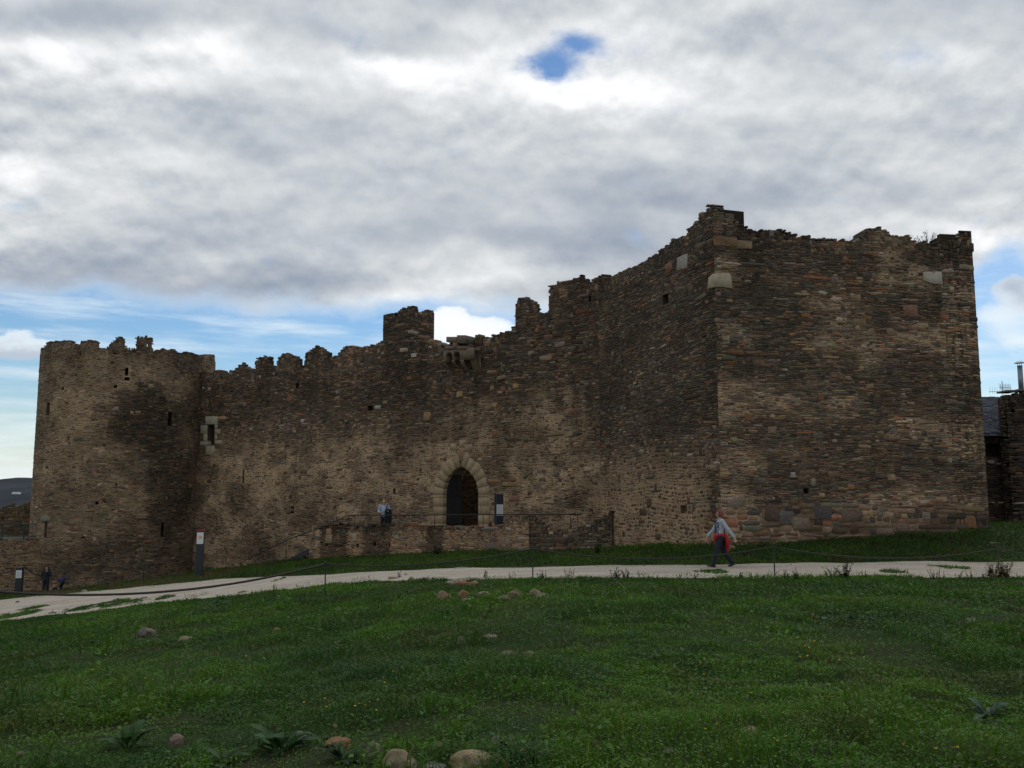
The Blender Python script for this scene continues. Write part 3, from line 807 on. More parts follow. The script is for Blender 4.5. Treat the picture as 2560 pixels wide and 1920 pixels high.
# gate arch of dressed voussoirs
def gate_arch():
    V, Fq, F8, Cc = [], [], [], []
    r = np.random.default_rng(5)
    off = 0
    th = .74
    def quad(poly, col):
        nonlocal off
        p = np.array(poly); n = len(p); c = p.mean(0)
        q = c + (p - c) * .997; q2 = c + (p - c) * .985
        rel = .022 + r.uniform(-.004, .005)
        V.append(np.concatenate([FW.P(q[:, 0], q[:, 1], -.26 + 0 * q[:, 0]), FW.P(q[:, 0], q[:, 1], rel - .008 + 0 * q[:, 0]), FW.P(q2[:, 0], q2[:, 1], rel + 0 * q[:, 0])]))
        k = np.arange(n); k2 = (k + 1) % n
        Fq.append(off + np.concatenate([np.stack([k, k2, k2 + n, k + n], -1), np.stack([k + n, k2 + n, k2 + 2 * n, k + 2 * n], -1)]))
        F8.append((off + k + 2 * n)[None]); Cc.append(np.tile(np.array(col) * r.uniform(.85, 1.12), (3 * n, 1))); off += 3 * n
    buff = (.35, .258, .158)
    for sg in (-1, 1):
        z = DECK - .3
        while z < g_spring - .05:
            z2 = min(z + r.uniform(.3, .5), g_spring)
            w = th * r.uniform(.8, 1.25) * (1 if z < g_spring - .5 else 1)
            quad([(gc + sg * gw, z), (gc + sg * (gw + w), z), (gc + sg * (gw + w), z2), (gc + sg * gw, z2)], buff if r.random() > .2 else (.3, .2, .13)); z = z2
        amax = math.atan2(gh, gk); n = 6
        for k in range(n):
            a0, a1 = amax * k / n, amax * (k + 1) / n
            t = th * r.uniform(.82, .96)
            def pt(a, R_): return (gc + sg * max(R_ * math.cos(a) - gk, 0.02), g_spring + R_ * math.sin(a))
            quad([pt(a0, gR), pt(a0, gR + t), pt((a0 + a1) / 2, gR + t * 1.01), pt(a1, gR + t), pt(a1, gR), pt((a0 + a1) / 2, gR)], buff)
    # keystone cluster above the apex
    quad([(gc - .18, g_apex + .28), (gc + .18, g_apex + .28), (gc + .22, g_apex + .85), (gc - .22, g_apex + .85)], (.31, .2, .12))
    for (a, b, c, d) in ((-.75, .75, -.25, 1.1), (.28, .85, .7, 1.2), (-.35, .95, .1, 1.35)):
        quad([(gc + a, g_apex + b), (gc + c, g_apex + b), (gc + c, g_apex + d), (gc + a, g_apex + d)], buff)
    return mesh_np('gate_arch', np.concatenate(V), [np.concatenate(Fq)] + F8, np.concatenate(Cc))
link('gate_arch', gate_arch(), M_ASHLAR, cw_)

# open door leaf inside the passage, on the left
def wp(s, z, d): return FW.P(np.array(s), np.array(z), np.array(d))
rzw = math.atan2(FW.n[1], FW.n[0])
b = MB()
dh = g_apex + .42 - DECK
for k in range(7):
    b.box(wp(g1 + .24 - .012 * (k % 2), DECK + dh / 2, -.40 - k * .215), (.212, .07, dh - .02 * (k % 3)), rz=rzw, bev=.008)
door = b.build('gate_door', M_WOOD, cw_)
for z in (DECK + .5, DECK + 1.9, g_spring + .3):
    MB().box(wp(g1 + .19, z, -1.05), (1.4, .03, .09), rz=rzw).build('iron_strap', M_IRON, door)

# window with dressed surround
wx0, wx1, wy0, wy1 = 520, 537, 1062, 1113
pale = (.34, .30, .21)
def wblk(x0, y0, x1, y1, c=pale): return [(x0, y0), (x1, y0), (x1, y1), (x0, y1)], c
pieces = [wblk(515, 1041, 545, 1061), wblk(503, 1063, 519, 1084), wblk(510, 1085, 519, 1103), wblk(502, 1104, 519, 1114), wblk(538, 1062, 545, 1072), wblk(538, 1073, 552, 1085), wblk(538, 1086, 543, 1100), wblk(538, 1101, 556, 1111), wblk(516, 1115, 537, 1137)]
V, Fq, Fn, Cc, off = [], [], [], [], 0
for pts, c in pieces:
    p = np.array(pts, float); s, z = FW.sz(p[:, 0], p[:, 1]); cs_, cz_ = s.mean(), z.mean()
    V.append(np.concatenate([FW.P(s, z, -.3), FW.P(s, z, .035), FW.P(cs_ + (s - cs_) * .93, cz_ + (z - cz_) * .95, .05)]))
    k = np.arange(4); k2 = (k + 1) % 4
    Fq.append(off + np.concatenate([np.stack([k, k2, k2 + 4, k + 4], -1), np.stack([k + 4, k2 + 4, k2 + 8, k + 8], -1), (k + 8)[None]])); Cc.append(np.tile(np.array(c) * rng.uniform(.85, 1.1), (12, 1))); off += 12
link('window_surround', mesh_np('window_surround', np.concatenate(V), [np.concatenate(Fq)], np.concatenate(Cc)), M_ASHLAR, cw_)

# machicolation: projecting box on corbels above the gate
def machicolation():
    A = []
    def blk(x0, y0, x1, y1, d0, d1, col):
        A.append((x0, y0, x1, y1, d0, d1, col))
    tan = (.19, .14, .10); gr = (.15, .118, .092)
    blk(1122, 862, 1133, 905, -.3, .30, gr)
    blk(1134, 846, 1160, 859, -.3, .62, tan); blk(1160.5, 842, 1182, 862, -.3, .62, gr)
    blk(1134, 859.5, 1150, 868, -.3, .35, (.1, .09, .08)); blk(1150, 859, 1161, 876, -.3, .6, tan); blk(1162, 862, 1182, 869, -.3, .3, (.09, .08, .075))
    blk(1130, 869, 1184, 877, -.3, .6, tan)
    V, Fq, Cc, off = [], [], [], 0
    for x0, y0, x1, y1, d0, d1, col in A:
        p = np.array([(x0, y0), (x1, y0), (x1, y1), (x0, y1)], float); s, z = FW.sz(p[:, 0], p[:, 1]); cs_, cz_ = s.mean(), z.mean()
        V.append(np.concatenate([FW.P(s, z, d0), FW.P(s, z, d1 - .02), FW.P(cs_ + (s - cs_) * .94, cz_ + (z - cz_) * .94, d1)]))
        k = np.arange(4); k2 = (k + 1) % 4
        Fq.append(off + np.concatenate([np.stack([k, k2, k2 + 4, k + 4], -1), np.stack([k + 4, k2 + 4, k2 + 8, k + 8], -1), (k + 8)[None]])); Cc.append(np.tile(np.array(col) * rng.uniform(.88, 1.1), (12, 1))); off += 12
    # arches: panel with two round-headed gaps made of strips between corbels
    s_l, s_r = [float(v) for v in FW.sz(np.array([1126., 1200.]), np.array([885., 885.]))[0]]
    zt = float(FW.sz(1160, 877)[1]); zb = float(FW.sz(1160, 905)[1])
    lo, hi = min(s_l, s_r), max(s_l, s_r)
    arcs = []
    for x in (1140, 1159, 1178):
        arcs.append(float(FW.sz(x, 890)[0]))
    ra = .21
    grid = np.linspace(lo, hi, 60)
    for a, b_ in zip(grid[:-1], grid[1:]):
        m = (a + b_) / 2; zlow = zb
        for ac in arcs[:2]:
            if abs(m - ac) < ra: zlow = zb + (zt - zb) * .42 + math.sqrt(max(ra * ra - (m - ac) ** 2, 0))
        if zlow >= zt: continue
        q = np.array([(a, zlow), (b_, zlow), (b_, zt), (a, zt)]); d1 = .57
        V.append(np.concatenate([FW.P(q[:, 0], q[:, 1], -.3), FW.P(q[:, 0], q[:, 1], d1 + 0 * q[:, 0])]))
        k = np.arange(4); k2 = (k + 1) % 4
        Fq.append(off + np.concatenate([np.stack([k, k2, k2 + 4, k + 4], -1), (k + 4)[None]])); Cc.append(np.tile(np.array(tan) * rng.uniform(.9, 1.08), (8, 1))); off += 8
    return mesh_np('machicolation', np.concatenate(V), [np.concatenate(Fq)], np.concatenate(Cc))
mach = link('machicolation', machicolation(), M_ASHLAR, cw_)
def corbel(x0, x1, ytop, ybot, col):
    s = FW.sz(np.array([x0, x1], float), np.array([ytop, ytop], float))[0]; a, b_ = float(min(s)), float(max(s))
    zt = float(FW.sz((x0 + x1) / 2, ytop)[1]); zb = float(FW.sz((x0 + x1) / 2, ybot)[1])
    prof = [(-.2, zt), (.58, zt), (.56, zt - .22 * (zt - zb)), (.40, zt - .55 * (zt - zb)), (.14, zt - .85 * (zt - zb)), (.03, zb), (-.2, zb)]
    v = np.concatenate([np.array([FW.P(np.array(a), np.array(z), np.array(d)) for d, z in prof]), np.array([FW.P(np.array(b_), np.array(z), np.array(d)) for d, z in prof])])
    n = len(prof); k = np.arange(n); k2 = (k + 1) % n
    me = mesh_np('corbel', v, [np.stack([k, k2, k2 + n, k + n], -1), k[None], (k + n)[None]], np.tile(np.array(col), (2 * n, 1)))
    return link('corbel', me, M_ASHLAR, cw_)
for x0, x1, yt, yb in ((1123, 1131, 903, 925), (1146, 1154, 903, 922), (1168, 1177, 903, 928), (1188, 1203, 878, 930)):
    corbel(x0, x1, yt, yb, (.20, .148, .098))

# ================================================================== round tower
am = math.atan2(-RT_C[1], -RT_C[0])
FT = Drum(RT_C, RT_R, am - 2.15, am + 2.15)
rt_px = [(92, 882), (98, 872), (111, 868), (117, 861), (152, 859), (168, 855), (187, 859), (188, 867), (198, 867), (199, 859), (217, 855), (244, 855), (247, 867), (266, 867), (267, 864), (282, 859), (286, 849), (315, 848), (316.5, 868), (336, 867), (337, 847), (366, 845), (384, 851), (385.5, 873), (400, 874), (407, 870), (439, 872), (445, 878), (456, 881), (458, 878), (477, 882), (495, 884), (497, 892), (506, 892), (507, 887), (530, 887), (538, 887)]
_s, _z = FT.sz(np.array([p[0] for p in rt_px], float), np.array([p[1] for p in rt_px], float))
_s = np.maximum.accumulate(_s)
_zlim = np.clip(_z + np.array([.16 if p[1] < 864 else -.02 for p in rt_px]), 8.9, 10.7)
rt_topf = lambda q: np.where(q < _s[0], 9.35 + (fbm(q * 1.4, q * 0, 6) - .5) * .4, np.where(q > _s[-1], 9.5 + (fbm(q * 1.4, q * 0, 6) - .5) * .4, np.interp(q, _s + np.arange(len(_s)) * 1e-5, _zlim)))
t_holes = [(rect(FT, 117, 1008, 124, 1038), .95), (rect(FT, 421, 1028, 431, 1066), .95), (rect(FT, 402, 1305, 408, 1342), .95), (rect(FT, 314, 918, 320, 940), .9), (rect(FT, 310, 941, 324, 953), .9), (rect(FT, 286, 964, 294, 971), .5), (rect(FT, 154, 968, 159, 975), .5), (rect(FT, 236, 1255, 244, 1262), .5), (rect(FT, 198, 883, 203, 889), .4), (rect(FT, 286, 882, 293, 887), None), (rect(FT, 382, 892, 387, 896), .4), (rect(FT, 366, 858, 370, 867), None), (rect(FT, 288, 1208, 294, 1214), .4), (rect(FT, 205, 1343, 211, 1347), .3), (rect(FT, 338, 1381, 343, 1385), .3), (rect(FT, 111, 1303, 117, 1345), .9)]
t_dark = [ell(FT, 390, 1060, 105, 95), ell(FT, 430, 1200, 50, 160), ell(FT, 270, 1400, 180, 60), ell(FT, 470, 905, 40, 40), ell(FT, 280, 1030, 60, 24)]
t_pale = [ell(FT, 200, 1020, 90, 90), ell(FT, 290, 930, 110, 40), ell(FT, 310, 1125, 70, 20), ell(FT, 150, 1150, 70, 60)]
def st_round(s, z):
    n = len(s)
    dk = np.zeros(n); pl = np.zeros(n)
    for k, E in enumerate(t_dark): dk = np.maximum(dk, (1., .8, .55, .8, .7)[k] * stain(E, s, z, 300 + k))
    for k, E in enumerate(t_pale): pl = np.maximum(pl, stain(E, s, z, 320 + k))
    pat = fbm(s * .5, z * .7, 330, 4)
    patb = fbm(s * 1.2, z * 1.7, 331, 3)
    w = W8(n, (0, .12), (1, .28), (2, .40), (3, .18), (4, .035), (5, .035), (6, .28), (7, .22))
    w[:, 3] += .3 * pl + .3 * smooth(.55, .7, pat); w[:, 5] += .06 * pl; w[:, 0] += .8 * dk
    dk = dk * (.55 + .75 * vnoise(s * 5, z * 12, 338))
    mul = (1.0 + .12 * pl) * (1 - .42 * np.clip(dk, 0, 1)) * (.86 + .3 * smooth(.38, .62, fbm(s * .4 + 3, z * .55, 336, 4)))
    mul = mul * (1 - .28 * runs(s, z, 660, 9.4, 4))
    m = np.clip((.35 + .6 * pl + .4 * smooth(.45, .65, patb)) * (1 - dk), 0, 1)
    mort = np.array([.15, .115, .08])[None] * (1 - m[:, None]) + np.array([.34, .265, .175])[None] * m[:, None]
    return dict(h=.088 + 0 * s, w=.23 + 0 * z, out=.017 - .006 * m, gap=.008 + .016 * m, weights=w, mul=mul, mortar=mort, drop=.04 + .16 * m * patb)
tsplit = []
for x0, x1, y in ((98, 187.5, 868), (198.5, 247, 868), (267, 316, 867), (336.5, 385, 871), (407, 445, 880), (458, 496, 890)):
    a, b_, zz = srange(FT, x0, x1, y); tsplit.append(('merlon', a, b_, zz))
t_extra = []
for (x, y, w, h, c) in [(378, 965, 14, 10, (.3, .23, .15)), (345, 1030, 14, 8, (.3, .18, .1)), (330, 1032, 10, 8, (.3, .2, .12))]:
    t_extra.append(block(FT, x, y, w, h, c))
tfp = FT.P(np.array(0.), np.array(0.), np.array(0.))
objs = add(castle, 'round_tower', masonry(FT, rt_topf, gbot(FT, -.5), st_round, t_holes, T=1.2, Tm=.32, seed=105, split=tsplit, corners=(False, False), extra_stones=t_extra))
rt_ = objs[0]
ashlar('lintel_stone', rt_, FT, [(103, 1303), (104, 1296), (108, 1290), (115, 1287), (121, 1289), (126, 1295), (127, 1303)], (.21, .19, .135), -.1, .08)

# ================================================================== inner turret behind the wall
TA = at(957, 860, 62.0)[:2]; TB = at(1036, 860, 60.6)[:2]; TC2 = at(1085, 860, 61.6)[:2]
FA = Flat(TA, TB); FB = Flat(TB, TC2)
ta_top = profile(FA, [(955, 786), (988, 785), (990, 792), (992, 790), (993, 775), (1000, 774), (1001, 767), (1038, 768)])
tb_top = profile(FB, [(1036, 768), (1039, 768), (1040, 782), (1050, 783), (1054, 777), (1062, 775), (1084, 776), (1087, 776)])
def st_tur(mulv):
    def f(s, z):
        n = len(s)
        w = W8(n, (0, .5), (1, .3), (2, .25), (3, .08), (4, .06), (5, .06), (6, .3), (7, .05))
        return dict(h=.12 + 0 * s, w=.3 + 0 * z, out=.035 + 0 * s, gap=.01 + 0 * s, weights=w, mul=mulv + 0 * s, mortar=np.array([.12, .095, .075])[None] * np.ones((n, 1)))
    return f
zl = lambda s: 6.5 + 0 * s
te = [block(FB, 1062, 858 - 40, 26, 10, (.3, .24, .18)), block(FA, 1020, 823, 24, 8, (.34, .29, .22)), block(FA, 980, 803, 8, 6, (.3, .27, .23))]
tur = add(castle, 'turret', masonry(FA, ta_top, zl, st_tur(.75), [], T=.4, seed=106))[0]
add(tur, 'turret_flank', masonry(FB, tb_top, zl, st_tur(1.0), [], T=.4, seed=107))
b = MB()   # shaft below, hidden by the curtain wall
tcx = (TA + TC2) / 2 + np.array([0.2, 1.2])
b.box((tcx[0], tcx[1], 2.0), (2.6, 2.2, 9.5), rz=.3, bev=.05)
me_sh = b.build('turret_shaft', simple('plain_rubble', (.15, .12, .095), .95, 0, 3, .4, .03), tur)

# inner wall seen through the gate
FI = Flat(wp(g0 - 2.5, 0, -5.2)[:2], wp(g1 + 6.5, 0, -5.2)[:2], n=FW.n)
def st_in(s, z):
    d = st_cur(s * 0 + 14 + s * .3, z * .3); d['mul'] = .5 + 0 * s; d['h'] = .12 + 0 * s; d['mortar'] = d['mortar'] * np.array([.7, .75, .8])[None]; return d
add(castle, 'inner_wall', masonry(FI, lambda s: 3.2 + 0 * s, lambda s: DECK - .8 + 0 * s, st_in, [], T=.8, seed=108, corners=(False, False)))

# ================================================================== terrace in front of the gate
T0 = at(773, 1380, 50.5)[:2]; T1 = at(1322, 1380, 42.2)[:2]
FTW = Flat(T0, T1)
terr_px = [(773, 1318), (790, 1316), (840, 1317), (900, 1315), (985, 1314), (1080, 1314), (1103, 1314), (1110, 1318), (1180, 1316), (1215, 1319), (1245, 1316), (1262, 1300), (1275, 1296), (1300, 1292), (1322, 1287), (1326, 1287)]
terr_top = profile(FTW, terr_px)
s_crack = float(FTW.sz(1102, 1350)[0])
def st_terr(s, z):
    n = len(s)
    rub = smooth(s_crack, s_crack + .4, s)
    streak = smooth(.44, .56, fbm(s * 1.6, z * .1, 401, 3)) * (1 - rub)
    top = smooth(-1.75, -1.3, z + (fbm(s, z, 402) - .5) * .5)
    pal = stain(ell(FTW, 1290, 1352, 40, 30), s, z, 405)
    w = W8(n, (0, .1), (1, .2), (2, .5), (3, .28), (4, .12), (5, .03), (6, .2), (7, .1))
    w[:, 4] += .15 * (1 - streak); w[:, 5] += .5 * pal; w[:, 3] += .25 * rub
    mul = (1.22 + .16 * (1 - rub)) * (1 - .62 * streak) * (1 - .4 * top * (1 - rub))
    mort = np.array([.30, .22, .145])[None] * np.ones((n, 1)) * (1 + .25 * pal[:, None])
    return dict(h=.08 + .06 * rub, w=.24 + .08 * rub + 0 * z, out=.010 + .010 * rub, gap=.006 + .009 * rub, weights=w, mul=mul, mortar=mort)
th = [(rect(FTW, 813, 1358, 819, 1368), .3), (rect(FTW, 850, 1360, 855, 1368), .3), (rect(FTW, 890, 1360, 897, 1368), .3), (rect(FTW, 934, 1358, 940, 1367), .3), (rect(FTW, 971, 1359, 977, 1368), .3), (rect(FTW, 1012, 1360, 1017, 1367), .3)]
te = [block(FTW, 822, 1330, 13, 16, (.34, .2, .12)), block(FTW, 822, 1347, 18, 22, (.34, .24, .14)), block(FTW, 888, 1343, 12, 22, (.38, .32, .22)), block(FTW, 1140, 1368, 22, 14, (.16, .1, .07)), block(FTW, 1262, 1358, 32, 28, (.26, .18, .12)), block(FTW, 1228, 1365, 30, 18, (.17, .13, .11)), block(FTW, 1234, 1346, 16, 14, (.2, .13, .1)), block(FTW, 1272, 1322, 14, 7, (.36, .33, .26)), block(FTW, 1225, 1322, 36, 9, (.2, .18, .16)), block(FTW, 1305, 1372, 20, 8, (.22, .2, .18)), block(FTW, 1330, 1373, 16, 9, (.2, .19, .18))]
terrace = empty('gate_terrace', (T0[0], T0[1], -3.2), 'low stone terrace with streaky brown retaining wall in front of the pointed gate', 'terrace')
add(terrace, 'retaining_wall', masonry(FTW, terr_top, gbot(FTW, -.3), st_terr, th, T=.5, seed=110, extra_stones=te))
# left end of the terrace and its deck
TE = np.array([T0[0], T0[1]]); TEb = TE - FW.n * 3.0
FTE = Flat(TEb, TE, n=UW)
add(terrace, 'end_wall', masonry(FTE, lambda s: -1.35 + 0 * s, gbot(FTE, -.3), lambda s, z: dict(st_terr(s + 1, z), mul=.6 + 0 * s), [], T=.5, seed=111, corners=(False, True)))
b = MB()
d0 = T0 - FW.n * .45; d1 = T1 - FW.n * .45; e1 = T1 - FW.n * 3.3; e0 = T0 - FW.n * 3.3
sh = (T1 - T0) / np.linalg.norm(T1 - T0)
d0s, e0s = d0 + sh * 2.2, e0 + sh * 2.2
b.prism([(d0s[0], d0s[1], -2.4), (d1[0], d1[1], -2.4), (e1[0], e1[1], -2.4), (e0s[0], e0s[1], -2.4)], (0, 0, 2.4 + DECK))
b.build('paving', simple('terrace_paving', (.2, .175, .15), .95, 0, 5, .3, .01), terrace)

# broken wall of the ditch to the right of the terrace
RW0 = T1 + np.array([-.02, .10]); RW1 = at(1531, 1350, 41.6)[:2]
FRW = Flat(RW0, RW1)
rw_top = profile(FRW, [(1318, 1288), (1338, 1287), (1343, 1296), (1362, 1303), (1370, 1316), (1400, 1328), (1428, 1325), (1447, 1313), (1466, 1306), (1480, 1294), (1500, 1288), (1514, 1280), (1534, 1278)])
def st_rw(s, z):
    n = len(s)
    w = W8(n, (0, .4), (1, .3), (2, .2), (3, .06), (4, .03), (5, .08), (6, .3), (7, .25))
    pal = stain(ell(FRW, 1420, 1330, 60, 18), s, z, 420)
    return dict(h=.13 + 0 * s, w=.26 + 0 * z, out=.035 + 0 * s, gap=.016 + 0 * s, weights=w, mul=.92 + .45 * pal + .2 * (fbm(s * 1.5, z * 1.5, 421) - .5), mortar=np.array([.20, .165, .125])[None] * np.ones((n, 1)))
ruin = empty('ruined_wall', (RW0[0], RW0[1], -2.4), 'broken dark rubble wall with a sagging top between terrace and square tower', 'wall')
add(ruin, 'masonry', masonry(FRW, rw_top, gbot(FRW, -.4), st_rw, [(rect(FRW, 1490, 1362, 1506, 1384), .45)], T=.55, seed=112, corners=(True, False)))

# terrace railing
def rail_pts(pts): return [Vector(at(x, y, d)) for x, y, d in pts]
railing = empty('terrace_railing', at(873, 1330, 48.8), 'thin dark metal railing along the terrace top, sloping down its steps on the left', 'railing')
RY = lambda x: np.interp(x, [610, 773, 1322, 1452], [54.5, 49.6, 41.7, 41.9])
MB().tube(rail_pts([(870, 1288, RY(870)), (1000, 1288, RY(1000)), (1150, 1287, RY(1150)), (1322, 1286, RY(1322)), (1452, 1286, RY(1452))]), .024, 8).build('handrail', M_IRON, railing, True)
MB().tube(rail_pts([(612, 1402, 54.5), (690, 1362, 52.2), (770, 1330, 50.6), (823, 1312, 49.6), (870, 1288, RY(870))]), .022, 8).build('stair_rail', M_IRON, railing, True)
for x, y0, y1, in ((873, 1288, 1318), (887, 1288, 1318), (925, 1288, 1318), (1000, 1288, 1317), (1087, 1288, 1316), (1150, 1287, 1318), (1208, 1287, 1320), (1311, 1286, 1294), (1426, 1286, 1318), (1444, 1286, 1308)):
    p = at(x, y0, RY(x)); q = at(x, y1, RY(x))
    MB().tube([p, (p[0], p[1], q[2])], .017, 6).build('post', M_IRON, railing)
for x, y, dd in ((716, 1351, 51.6), (640, 1388, 53.6)):
    p = at(x, y, dd); MB().tube([p, (p[0], p[1], p[2] - 1.05)], .017, 6).build('post', M_IRON, railing)

# steps going down to the left of the terrace
stairs = empty('metal_stairs', at(745, 1405, 51.5), 'dark steel stairs descending from the left end of the terrace', 'stairs')
sa = np.array(at(846, 1335, 51.5)); sb_ = np.array(at(712, 1404, 54.0))
back = -FW.n * 1.1
for name, o in (('stringer', np.zeros(2)), ('stringer', back)):
    b = MB(); a_ = np.array([sa[0] + o[0], sa[1] + o[1], sa[2]]); c_ = np.array([sb_[0] + o[0], sb_[1] + o[1], sb_[2]])
    nn = np.array([FW.n[0], FW.n[1], 0]) * .05
    b.prism([a_ + [0, 0, .02], c_ + [0, 0, .02], c_ + [0, 0, -.28], a_ + [0, 0, -.28]], nn).build(name, M_PANEL, stairs)
nst = 11
for k in range(nst):
    t = (k + .5) / nst; p = sa + (sb_ - sa) * t
    c0 = np.array([p[0], p[1]]) + back * .5
    MB().box((c0[0], c0[1], p[2] + .03), (.30, 1.04, .04), rz=math.atan2(UW[1], UW[0])).build('tread', M_PANEL, stairs)

# ================================================================== information pillars
def pillar(name, base, size, h, rz, label, plate_z0, plate_z1, red=True, emblem=False, lines=False):
    o = empty(name, base, label, 'sign', 'information pillars', rz)
    w, d = size
    MB().box((0, 0, h / 2), (w, d, h), bev=.012).build('pillar_body', M_PANEL, o, local=True)
    pl = MB().box((0, -d / 2 - .006, (plate_z0 + plate_z1) / 2), (w * .9, .012, plate_z1 - plate_z0), bev=.003).build('plate', M_WHITE, o, local=True)
    if red:
        MB().box((0, 0, h + .0), (w * .98, d * .96, .075), bev=.006).box((-w * .475, -d / 2 - .005, (plate_z0 + plate_z1) / 2), (w * .045, .010, plate_z1 - plate_z0)).build('red_trim', M_RED, o, local=True)
    if emblem:
        e = MB(); cz = plate_z0 + (plate_z1 - plate_z0) * .58; u = w * .045; y = -d / 2 - .015
        for (x, z, sx, sz) in ((-4.2, 0, 1.7, 9), (-2.3, 4, 3.2, 1.5), (-2.3, -4, 3.2, 1.5), (-1.2, 0, 1.2, 4.4), (1.3, 0, 1.6, 9), (3.3, 4, 2.6, 1.5), (3.3, -4, 2.6, 1.5), (4.2, 1.8, 1.3, 3.2), (3.2, 0, 2, 1.3), (4.4, -2.4, 1.3, 2.8)):
            e.box((x * u, y, cz + z * u), (sx * u, .008, sz * u))
        e.build('emblem', M_YEL, pl, local=True)
    if lines:
        e = MB(); y = -d / 2 - .0135
        for k in range(9):
            zz = plate_z1 - (k + 1.2) * (plate_z1 - plate_z0) / 11
            e.box((-.02 * w * (k % 3), y, zz), (w * (.68 - .06 * (k % 3)), .003, .012))
        e.build('printed_text', M_GREYINK, pl, local=True)
    return o
pb = cast(497, 1447); hgt = at(497, 1324, pb[1])[2] - pb[2]; wd = 17.5 / HK * pb[1]
o1 = pillar('information_pillar', (pb[0], pb[1], pb[2] - .05), (wd, .22), hgt, .2, 'tall charcoal pillar with white panel, red cap and yellow square emblem beside the path', hgt * .73, hgt * .965, True, True)
pg = np.array(at(1247, 1318, 44.9)); pg[2] = DECK
hg = at(1247, 1235, 44.9)[2] - DECK
o2 = pillar('information_pillar', pg, (19 / HK * 44.9, .3), hg, .35, 'charcoal pillar with a white text plate beside the pointed gate', hg - 1.02, hg - .5, False, False, True)
pl_ = stand(46, 1484, 53.5); hl = at(46, 1416, pl_[1])[2] - pl_[2]
o3 = pillar('information_pillar', (pl_[0], pl_[1], pl_[2] - .05), (15 / HK * pl_[1], .4), hl, .25, 'short dark pillar with a small white plate near the left photo edge', hl * .62, hl * .9, False, False, True)

# ================================================================== rope fences
def sag(a, b, drop, n=24):
    a, b = Vector(a), Vector(b); out = []
    for k in range(n + 1):
        t = k / n; p = a.lerp(b, t); p.z -= drop * 4 * t * (1 - t); out.append(p)
    return out
def fence(name, label, posts, spans, post_r, group=None):
    """posts: (px base, py base, py top); spans between tops, a span may lead to a free point"""
    B0 = cast(posts[0][0], posts[0][1])
    o = empty(name, B0, label, 'fence')
    tops = []
    for x, yb, yt in posts:
        p = cast(x, yb); zt = at(x, yt, p[1])[2]
        MB().tube([(p[0], p[1], p[2] - .15), (p[0], p[1], zt)], post_r, 10).sphere((p[0], p[1], zt), post_r * 1.5, 2).tube([(p[0], p[1], zt - .09), (p[0], p[1], zt - .03)], post_r * 1.7, 10).build('post', M_STEEL, o)
        tops.append(Vector((p[0], p[1], zt - .06)))
    for a, b_, dr, r in spans:
        A = tops[a] if isinstance(a, int) else Vector(a); Bq = tops[b_] if isinstance(b_, int) else Vector(b_)
        MB().tube(sag(A, Bq, dr), r, 8).build('rope', M_ROPE, o, True)
    return o, tops
pr = cast(2495, 1446)
posts = [(812, 1488, 1404), (1332, 1449, 1366), (1937, 1443, 1361), (2497, 1430, 1366)]
lp = at(-320, 1440, 20.0)
o, tops = fence('rope_fence', 'sagging rope strung between thin dark green posts along the near edge of the path', posts, [(tuple(lp), 0, .58, .028), (0, 1, .2, .017), (1, 2, .28, .0155), (2, 3, .27, .0155)], .017)
zg0 = float(G(lp[0], lp[1])); MB().tube([(lp[0], lp[1], zg0 - .15), (lp[0], lp[1], lp[2] + .06)], .02, 10).build('post', M_STEEL, o)
endp = tops[3] + (tops[3] - tops[2]); endp.z -= .1
MB().tube(sag(tops[3], endp, .27), .0155, 8).build('rope', M_ROPE, o, True)
fence('rope_fence', 'short rope fence with a leaning post on the grass below the round tower', [(357, 1461, 1411), (400, 1456, 1450)], [(0, 1, .18, .026), (1, tuple(at(440, 1446, 46.5)), .05, .024)], .035)
pA = at(62, 1417, pl_[1] + .3); pB = at(104, 1440, pl_[1] + 4); pC = at(-40, 1436, pl_[1] + 1)
b_ = empty('rope', pA, 'dark rope slung from the short pillar at the left photo edge', 'rope')
MB().tube(sag(pC, pA, .12), .03, 8).tube(sag(pA, pB, .1), .03, 8).build('rope_strand', M_ROPE, b_, True)

# ================================================================== left edge: terraced walls and railing
LW1 = at(106, 1400, 57.6)[:2]; LW0 = at(-330, 1400, 56.0)[:2]
FLW = Flat(LW0, LW1)
llo = float(at(60, 1346, 57.6)[2])
def st_lw(s, z):
    n = len(s)
    w = W8(n, (0, .12), (1, .22), (2, .4), (3, .2), (4, .08), (5, .05), (6, .25), (7, .08))
    return dict(h=.13 + 0 * s, w=.26 + 0 * z, out=.012 + 0 * s, gap=.02 + 0 * s, weights=w, mul=.95 + .3 * (fbm(s, z, 77) - .5), mortar=np.array([.31, .235, .145])[None] * np.ones((n, 1)))
lw = empty('retaining_wall', (LW1[0], LW1[1], -5.2), 'rubble retaining wall with buff mortar at the foot of the round tower, left edge', 'wall')
add(lw, 'masonry', masonry(FLW, lambda s: llo + (fbm(s, s * 0, 8) - .5) * .1, gbot(FLW, -.4), st_lw, [], T=.7, seed=120, corners=(False, False)))
b = MB(); q0, q1 = LW0, LW1
b.prism([(q0[0], q0[1] + .6, llo - .5), (q1[0], q1[1] + .6, llo - .5), (q1[0] - 1, 66.4, llo - .5), (q0[0], 66.4, llo - .5)], (0, 0, .42)).build('ledge', simple('ledge_soil', (.06, .07, .035), .95, 0, 4, .4, .03), lw)
UW1 = at(84, 1300, 64.0)[:2]; UW0 = at(-330, 1300, 62.0)[:2]
FUW = Flat(UW0, UW1)
up_top = profile(FUW, [(-330, 1262), (-120, 1268), (-40, 1258), (-6, 1270), (10, 1263), (30, 1258), (52, 1262), (60, 1253), (90, 1252)])
def st_uw(s, z):
    d = st_lw(s, z); d['mul'] = .72 + 0 * s; d['mortar'] = d['mortar'] * .6; return d
